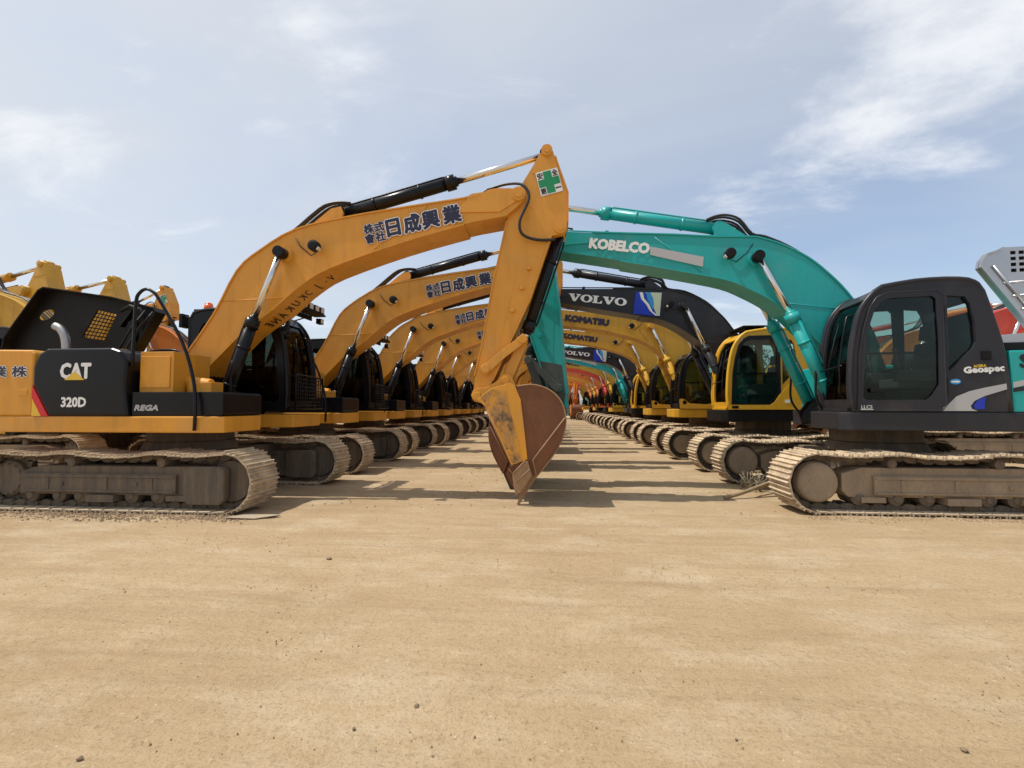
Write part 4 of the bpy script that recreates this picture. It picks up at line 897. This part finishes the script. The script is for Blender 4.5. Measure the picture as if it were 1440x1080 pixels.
# ---------------------------------------------------------------- ground
def ground():
    m, t, b = new_mat('dirt_ground'); L = t.links.new
    tc = N(t, 'ShaderNodeTexCoord')
    def nz(scale, detail, rough, sc=(1, 1, 1), rot=0, dist=0):
        mp = N(t, 'ShaderNodeMapping'); mp.inputs['Scale'].default_value = sc; mp.inputs['Rotation'].default_value = (0, 0, R(rot)); L(tc.outputs['Object'], mp.inputs[0])
        n = N(t, 'ShaderNodeTexNoise'); n.inputs['Scale'].default_value = scale; n.inputs['Detail'].default_value = detail; n.inputs['Roughness'].default_value = rough; n.inputs['Distortion'].default_value = dist
        L(mp.outputs[0], n.inputs[0]); return n
    def ramp(n, lo, hi, a=0.0, c=1.0):
        r = N(t, 'ShaderNodeMapRange'); r.inputs[1].default_value = lo; r.inputs[2].default_value = hi; r.inputs[3].default_value = a; r.inputs[4].default_value = c; L(n.outputs[0], r.inputs[0]); return r
    big = nz(.35, 6, .6); streak = nz(1.0, 8, .65, (.35, 4.0, 1), 2, .6); fine = nz(22, 6, .7); mid = nz(3.2, 8, .68, (.7, 1.4, 1)); st2 = nz(2.2, 6, .6, (.22, 7, 1), -5)
    def mix(c1, c2, fac):
        x = N(t, 'ShaderNodeMixRGB')
        for s, c in (('Color1', c1), ('Color2', c2)):
            if isinstance(c, tuple): x.inputs[s].default_value = (*c, 1)
            else: L(c, x.inputs[s])
        L(fac.outputs[0], x.inputs['Fac']); return x.outputs[0]
    grit = nz(75, 4, .75); patch = nz(1.1, 10, .72, (.8, 1.5, 1), 12)
    c = mix((.435, .320, .188), (.370, .263, .147), ramp(big, .35, .7))
    c = mix(c, (.52, .41, .275), ramp(patch, .48, .66, 0, .75))
    c = mix(c, (.27, .178, .095), ramp(streak, .50, .76, 0, .5))
    c = mix(c, (.52, .40, .255), ramp(st2, .56, .84, 0, .45))
    c = mix(c, (.54, .41, .26), ramp(mid, .56, .85, 0, .55))
    c = mix(c, (.20, .130, .072), ramp(fine, .54, .76, 0, .6))
    c = mix(c, (.19, .125, .075), ramp(grit, .54, .68, 0, .7))
    peb = nz(38, 3, .6, (1, 1.2, 1)); c = mix(c, (.62, .52, .38), ramp(peb, .66, .74, 0, .7))
    L(c, b.inputs['Base Color']); b.inputs['Roughness'].default_value = .95; b.inputs['Specular IOR Level'].default_value = .15
    h1 = N(t, 'ShaderNodeMath', operation='MULTIPLY_ADD'); h1.inputs[1].default_value = .35; L(fine.outputs[0], h1.inputs[0]); L(mid.outputs[0], h1.inputs[2])
    h2 = N(t, 'ShaderNodeMath', operation='MULTIPLY_ADD'); h2.inputs[1].default_value = .8; L(streak.outputs[0], h2.inputs[0]); L(h1.outputs[0], h2.inputs[2])
    bp = N(t, 'ShaderNodeBump'); bp.inputs['Strength'].default_value = .9; bp.inputs['Distance'].default_value = .045; L(h2.outputs[0], bp.inputs['Height']); L(bp.outputs[0], b.inputs['Normal'])
    def axis(lo, hi, step, far):
        v = [lo + step * i for i in range(int((hi - lo) / step) + 1)]; d = step; a = v[-1]; z = v[0]
        while a < far: d *= 1.35; a += d; v.append(a)
        d = step
        while z > -far: d *= 1.35; z -= d; v.insert(0, z)
        return v
    xs = axis(-7, 7, .07, 3000); ys = axis(1.0, 9.0, .07, 3000)
    vs = []
    for y in ys:
        for x in xs:
            w = max(0, min(1, (10 - abs(x)) / 3)) * max(0, min(1, (11 - abs(y - 4)) / 4))
            z = 0.0
            if w > 0:
                z = w * (.014 * noise.noise((x * .5, y * 1.6, 0)) + .012 * noise.noise((x * 2.6, y * 3.2, 5)) + .006 * noise.noise((x * 7, y * 7, 9)))
                z = min(z, .004) if y > 5 else z
            vs.append((x, y, z))
    nx = len(xs); fs = [(j * nx + i, j * nx + i + 1, (j + 1) * nx + i + 1, (j + 1) * nx + i) for j in range(len(ys) - 1) for i in range(nx - 1)]
    me = bpy.data.meshes.new('ground'); me.from_pydata(vs, [], fs); me.polygons.foreach_set('use_smooth', [True] * len(fs)); me.materials.append(m)
    o = bpy.data.objects.new('ground', me); COL.objects.link(o); o['kind'] = 'structure'
ground()

# ---------------------------------------------------------------- the left row, right sides turned to the viewer
MX = -5.86
GL_ = 'excavators parked in the left row'
excavator('cat', 'nearest yellow excavator on the left, black hood raised, 320D on its black side panel', (MX, 7.28, 0), 0, fine=True, special=True, lights=True, group=GL_)
ORD = ['second', 'third', 'fourth', 'fifth', 'sixth', 'seventh', 'eighth', 'ninth']
for i in range(6):
    excavator('cat', ORD[i] + ' yellow excavator from the viewer in the left row, black boom cylinders', (MX + (0, -.06, .12, -.1, .08, -.05)[i], 10.92 + 3.6 * i, 0), R((0, .8, -1.2, .6, -.8, 1)[i]), fine=i < 2, lights=i in (0, 1), group=GL_, lettering=i < 4, lift=(0, .3, 1.1, .2, .9, .4)[i], armrot=(0, 1.5, -1, 2, 0, 1)[i])
for i in range(2):
    excavator('komatsu', ORD[6 + i] + ' excavator from the viewer in the left row, with yellow boom cylinders', (MX + .1, 32.6 + 3.7 * i, 0), 0, group=GL_, lettering=False)

# ---------------------------------------------------------------- the right row, cabs turned to the viewer
GR_ = 'excavators parked in the right row'
excavator('kob', 'nearest excavator on the right, teal boom lettered KOBELCO, dark grey cab, raised silver hood', (5.10, 7.94, 0), math.pi, fine=True, swing=-7, special=True, armrot=6, group=GR_, bkcol=RUST)
excavator('volvo', 'excavator with yellow cab and dark grey VOLVO boom with blue picture', (5.10, 11.9, 0), math.pi, fine=True, group=GR_, armrot=2)
excavator('komatsu', 'third excavator in the right row, nearer of the two with yellow KOMATSU booms', (5.10, 15.8, 0), math.pi, fine=True, group=GR_)
excavator('komatsu', 'fourth excavator in the right row, farther of the two with yellow KOMATSU booms', (5.10, 19.7, 0), math.pi, group=GR_)
excavator('volvo', 'fifth excavator in the right row, smaller dark VOLVO boom and yellow cab posts', (5.15, 23.6, 0), math.pi, group=GR_)
excavator('kob', 'sixth excavator in the right row, distant teal boom and dark cab', (5.15, 27.4, 0), math.pi, group=GR_)
excavator('komatsu', 'seventh excavator in the right row, yellow boom just behind the distant teal one', (5.1, 31.2, 0), math.pi, group=GR_)
excavator('komatsu', 'eighth excavator in the right row, with bright red boom', (5.2, 35.0, 0), math.pi, group=GR_, colour=REDP)
excavator('komatsu', 'ninth excavator in the right row, orange boom just behind the red one', (5.0, 38.8, 0), math.pi, group=GR_, colour=HORG)
excavator('komatsu', 'tenth excavator in the right row, yellow boom beyond the red and orange ones', (5.1, 42.6, 0), math.pi, group=GR_, lettering=False)
excavator('komatsu', 'eleventh excavator in the right row, orange, near the far end of the lane', (5.1, 46.6, 0), math.pi, group=GR_, colour=HORG)
excavator('komatsu', 'twelfth excavator in the right row, yellow, last at the far end', (4.6, 50.6, 0), math.pi, group=GR_, lettering=False)
excavator('komatsu', 'tiny orange excavator closing off the far end of the lane', (1.7, 55.5, 0), R(-80), group=GR_, colour=HORG)
excavator('komatsu', 'tiny yellow excavator left of the orange one at the far end of the lane', (-1.9, 56.5, 0), R(-86), group=GR_, lettering=False)

# ---------------------------------------------------------------- rows behind
GB = 'excavators parked behind the left row'
def arm_at(tx, ty, rz, k, r=5.82): return (tx - r * k * math.cos(R(rz)), ty - r * k * math.sin(R(rz)), 0)
excavator('komatsu', 'yellow excavator far left, its arm tip highest behind the raised black hood', arm_at(-14.94, 12.7, -8, 1.07), R(-8), scale=1.07, group=GB, lettering=False, bkcol=BLKM)  # black bucket colour stands for the shade under the nearest machine's deck
excavator('komatsu', 'yellow excavator whose arm tip rises behind the middle of the raised hood', arm_at(-15.85, 15.8, -3, 1.15), R(-3), scale=1.15, group=GB, lettering=False, bkcol=BLKM)  # bucket blackened likewise, under-deck shade put into its colour
excavator('cat', 'yellow excavator with green safety sticker on its arm tip, left of the beacon', arm_at(-18.03, 20.5, -6, 1.155, 5.33), R(-6), scale=1.155, group=GB, lift=7)
excavator('komatsu', 'bright orange excavator facing left behind the black side handrail', (-13.84, 17.6, 0), math.pi, scale=1.13, colour=HORG, group=GB)
excavator('komatsu', 'yellow excavator facing away behind the nearest left one, its rear tracks showing under the deck', (-11.6, 10.4, 0), math.pi, group=GB, lettering=False)
GC = 'excavators parked behind the right row'
excavator('komatsu', 'bright red excavator behind the raised silver hood', (10.9, 14.2, 0), 0, colour=REDP, group=GC)
excavator('komatsu', 'orange excavator seen through the cab windows of the teal machine', (11.4, 18.2, 0), 0, colour=HORG, group=GC)
excavator('komatsu', 'far red excavator seen between the teal boom cylinders and the dark grey cab', (11.0, 22.2, 0), 0, colour=REDP, group=GC)
excavator('komatsu', 'yellow excavator behind the red and orange ones, partly hidden by the dark grey cab', (11.0, 26.2, 0), 0, group=GC, lettering=False)

# ---------------------------------------------------------------- small things on the ground
def pebble(seed, r):
    rnd = random.Random(seed); bm = bmesh.new(); bmesh.ops.create_icosphere(bm, subdivisions=2, radius=r)
    for v in bm.verts: v.co *= 1 + .35 * noise.noise(v.co / r * 1.3 + Vector((seed, 0, 0))); v.co.z *= .62
    me = bpy.data.meshes.new('stone'); bm.to_mesh(me); bm.free(); return me
STN = paint('stone', (.13, .09, .055), .9, .6, stretch=(8, 8, 8))
peb = [pebble(i, .016) for i in range(5)]
for p in peb: p.materials.append(STN)
SPOTS = [(-0.63, 2.22, .8), (-1.87, 1.79, .7), (1.67, 2.13, .8), (-0.86, 2.05, .5), (-2.48, 2.15, .5), (-2.03, 4.23, 1.4), (0.77, 2.12, .4)]
for k, (x, y, s) in enumerate(SPOTS):
    o = bpy.data.objects.new('stone', peb[k % 5]); COL.objects.link(o); o.location = (x, y, .008 * s); o.scale = (s, s, s); o.rotation_euler = (0, 0, k * 1.7)
    tag(o, 'small dark stone lying on the bare dirt in the foreground', 'stone', 'small stones on the dirt')
def clods():
    rnd = random.Random(3); mb = MB()
    def one(x, y, r):
        n = 5; a0 = rnd.random() * 6
        ring = [(x + r * math.cos(a0 + 6.283 * i / n) * rnd.uniform(.7, 1.2), y + r * math.sin(a0 + 6.283 * i / n) * rnd.uniform(.6, 1.1), -.004) for i in range(n)]
        ring2 = [(p[0] * .4 + x * .6, p[1] * .4 + y * .6, r * rnd.uniform(.45, .75)) for p in ring]
        mb.add(ring + ring2, [[i, (i + 1) % n, (i + 1) % n + n, i + n] for i in range(n)] + [list(range(n, 2 * n))])
    for _ in range(2600):
        x = rnd.uniform(-8.4, -3.7); y = 5.80 - abs(rnd.gauss(0, .17)); one(x, y, rnd.uniform(.006, .020) * (1.8 if rnd.random() < .12 else 1))
    for _ in range(500): one(rnd.uniform(3.2, 7.4), 6.42 - abs(rnd.gauss(0, .16)), rnd.uniform(.006, .018))
    for _ in range(2600):
        x = rnd.uniform(-5, 5); y = rnd.uniform(1.4, 6.3)
        if noise.noise((x * .7, y * 1.1, 3)) > -.12: one(x, y, rnd.uniform(.002, .007) * (1.6 if rnd.random() < .06 else 1))
    for _ in range(500): one(rnd.uniform(-3.4, 3), rnd.uniform(6.3, 13), rnd.uniform(.006, .02))
    me = mb.mesh('dirt_clods'); me.materials.append(paint('clod', (.25, .17, .10), .95, .6, stretch=(6, 6, 6)))
    o = bpy.data.objects.new('dirt_clods', me); COL.objects.link(o); o['kind'] = 'stuff'
    tag(o, 'loose crumbs of dry dirt scattered over the ground and along the tracks', 'dirt')
clods()
def sheet():
    me = MB(); me.add([(-4.07, 5.62, .022), (-3.66, 5.60, .022), (-3.42, 5.80, .03), (-3.88, 5.86, .022), (-4.07, 5.64, .004), (-3.66, 5.62, .004), (-3.46, 5.80, .012), (-3.88, 5.86, .004)], [(0, 1, 2, 3), (7, 6, 5, 4), (0, 4, 5, 1), (1, 5, 6, 2), (2, 6, 7, 3), (3, 7, 4, 0)])
    m = me.mesh('flat_board'); m.materials.append(paint('board', (.36, .30, .21), .8, .5))
    o = bpy.data.objects.new('flat_board', m); COL.objects.link(o); tag(o, 'thin flat board lying under the front end of the near left track', 'board')
sheet()
def branch():
    mb = MB()
    mb.tube(catmull([(2.60, 7.42, .03), (2.85, 7.52, .07), (3.15, 7.66, .14), (3.42, 7.80, .20), (3.62, 7.92, .22)], 4), .030, 8)
    mb.tube(catmull([(3.10, 7.65, .12), (3.3, 7.85, .13), (3.6, 8.1, .10)], 3), .022, 7)
    mb.tube(catmull([(3.3, 7.76, .18), (3.5, 7.75, .12), (3.7, 7.8, .06)], 3), .02, 7)
    m = mb.mesh('dead_branch'); m.materials.append(paint('dry_wood', (.24, .17, .09), .9, .6, stretch=(4, 4, 4)))
    o = bpy.data.objects.new('dead_branch', m); COL.objects.link(o); tag(o, 'dry dead branch leaning out from the front of the near right track', 'branch')
branch()
def weed():
    rnd = random.Random(5); mb = MB()
    for k in range(55):
        x = rnd.uniform(3.2, 3.75); y = rnd.uniform(8.05, 8.6); h = rnd.uniform(.12, .34); a = rnd.uniform(0, 6.3); b = rnd.uniform(.02, .16)
        p = [(x, y, 0), (x + b * .4 * math.cos(a), y + b * .4 * math.sin(a), h * .6), (x + b * math.cos(a), y + b * math.sin(a), h)]
        mb.tube(p, .005, 4)
        for j in range(3):
            t = rnd.uniform(.4, 1); q = Vector(p[0]).lerp(Vector(p[2]), t); d = Vector((rnd.uniform(-1, 1), rnd.uniform(-1, 1), rnd.uniform(.1, 1))).normalized() * .05; n = d.orthogonal().normalized() * .008
            mb.add([q, q + d * .5 + n, q + d, q + d * .5 - n], [(0, 1, 2, 3)])
    m = mb.mesh('dry_weed'); m.materials.append(paint('dry_straw', (.30, .25, .16), .9, .3))
    o = bpy.data.objects.new('dry_weed', m); COL.objects.link(o); tag(o, 'clump of pale dry weeds between the tracks of the teal machine', 'weeds')
weed()

# ---------------------------------------------------------------- trees far behind the right row
LEAF = paint('foliage', (.065, .085, .035), .8, .35, dust=(.15, .16, .08), stretch=(1, 1, 1)); BARK = paint('bark', (.11, .085, .06), .9, .4)
def tree(x, y, h, seed, label):
    rnd = random.Random(seed); root = thing('tree', label, 'tree', (x, y, 0), rnd.random() * 6, 'trees beyond the machines')
    tips = []
    def trunk(mb):
        mb.tube([(0, 0, 0), (.05, .02, h * .25), (-.03, .05, h * .5), (0, 0, h * .72)], .16, 8)
        for k in range(9):
            a = k * 2.4; z = h * rnd.uniform(.3, .68); l = h * rnd.uniform(.16, .3); e = (l * math.cos(a), l * math.sin(a), z + l * .8); tips.append(e); mb.tube([(0, 0, z), (e[0] * .5, e[1] * .5, z + l * .3), e], .055, 6)
    part(root, 'trunk', 'trunk%d' % seed, trunk, BARK)
    def crown(mb):
        for e in tips + [(0, 0, h * .8), (.4, .2, h * .9)]:
            for c in range(5):
                cc = Vector(e) + Vector((rnd.gauss(0, .5), rnd.gauss(0, .5), rnd.gauss(.2, .4))) * h * .09
                for k in range(70):
                    p = cc + Vector((rnd.gauss(0, 1), rnd.gauss(0, 1), rnd.gauss(0, .8))) * h * .05; d = Vector((rnd.uniform(-1, 1), rnd.uniform(-1, 1), rnd.uniform(-.6, .6))).normalized() * .16; n = d.cross(Vector((rnd.uniform(-1, 1), rnd.uniform(-1, 1), 1))).normalized() * .06
                    mb.add([p - d, p + n, p + d, p - n], [(0, 1, 2, 3)])
    part(root, 'crown', 'crown%d' % seed, crown, LEAF)
tree(14.2, 44, 9.0, 1, 'leafy tree in the gap between the dark and the yellow boom')
tree(17.5, 46, 8.2, 2, 'leafy tree right of the one seen between the booms')
tree(-24, 52, 8.0, 3, 'leafy tree far behind the left row')
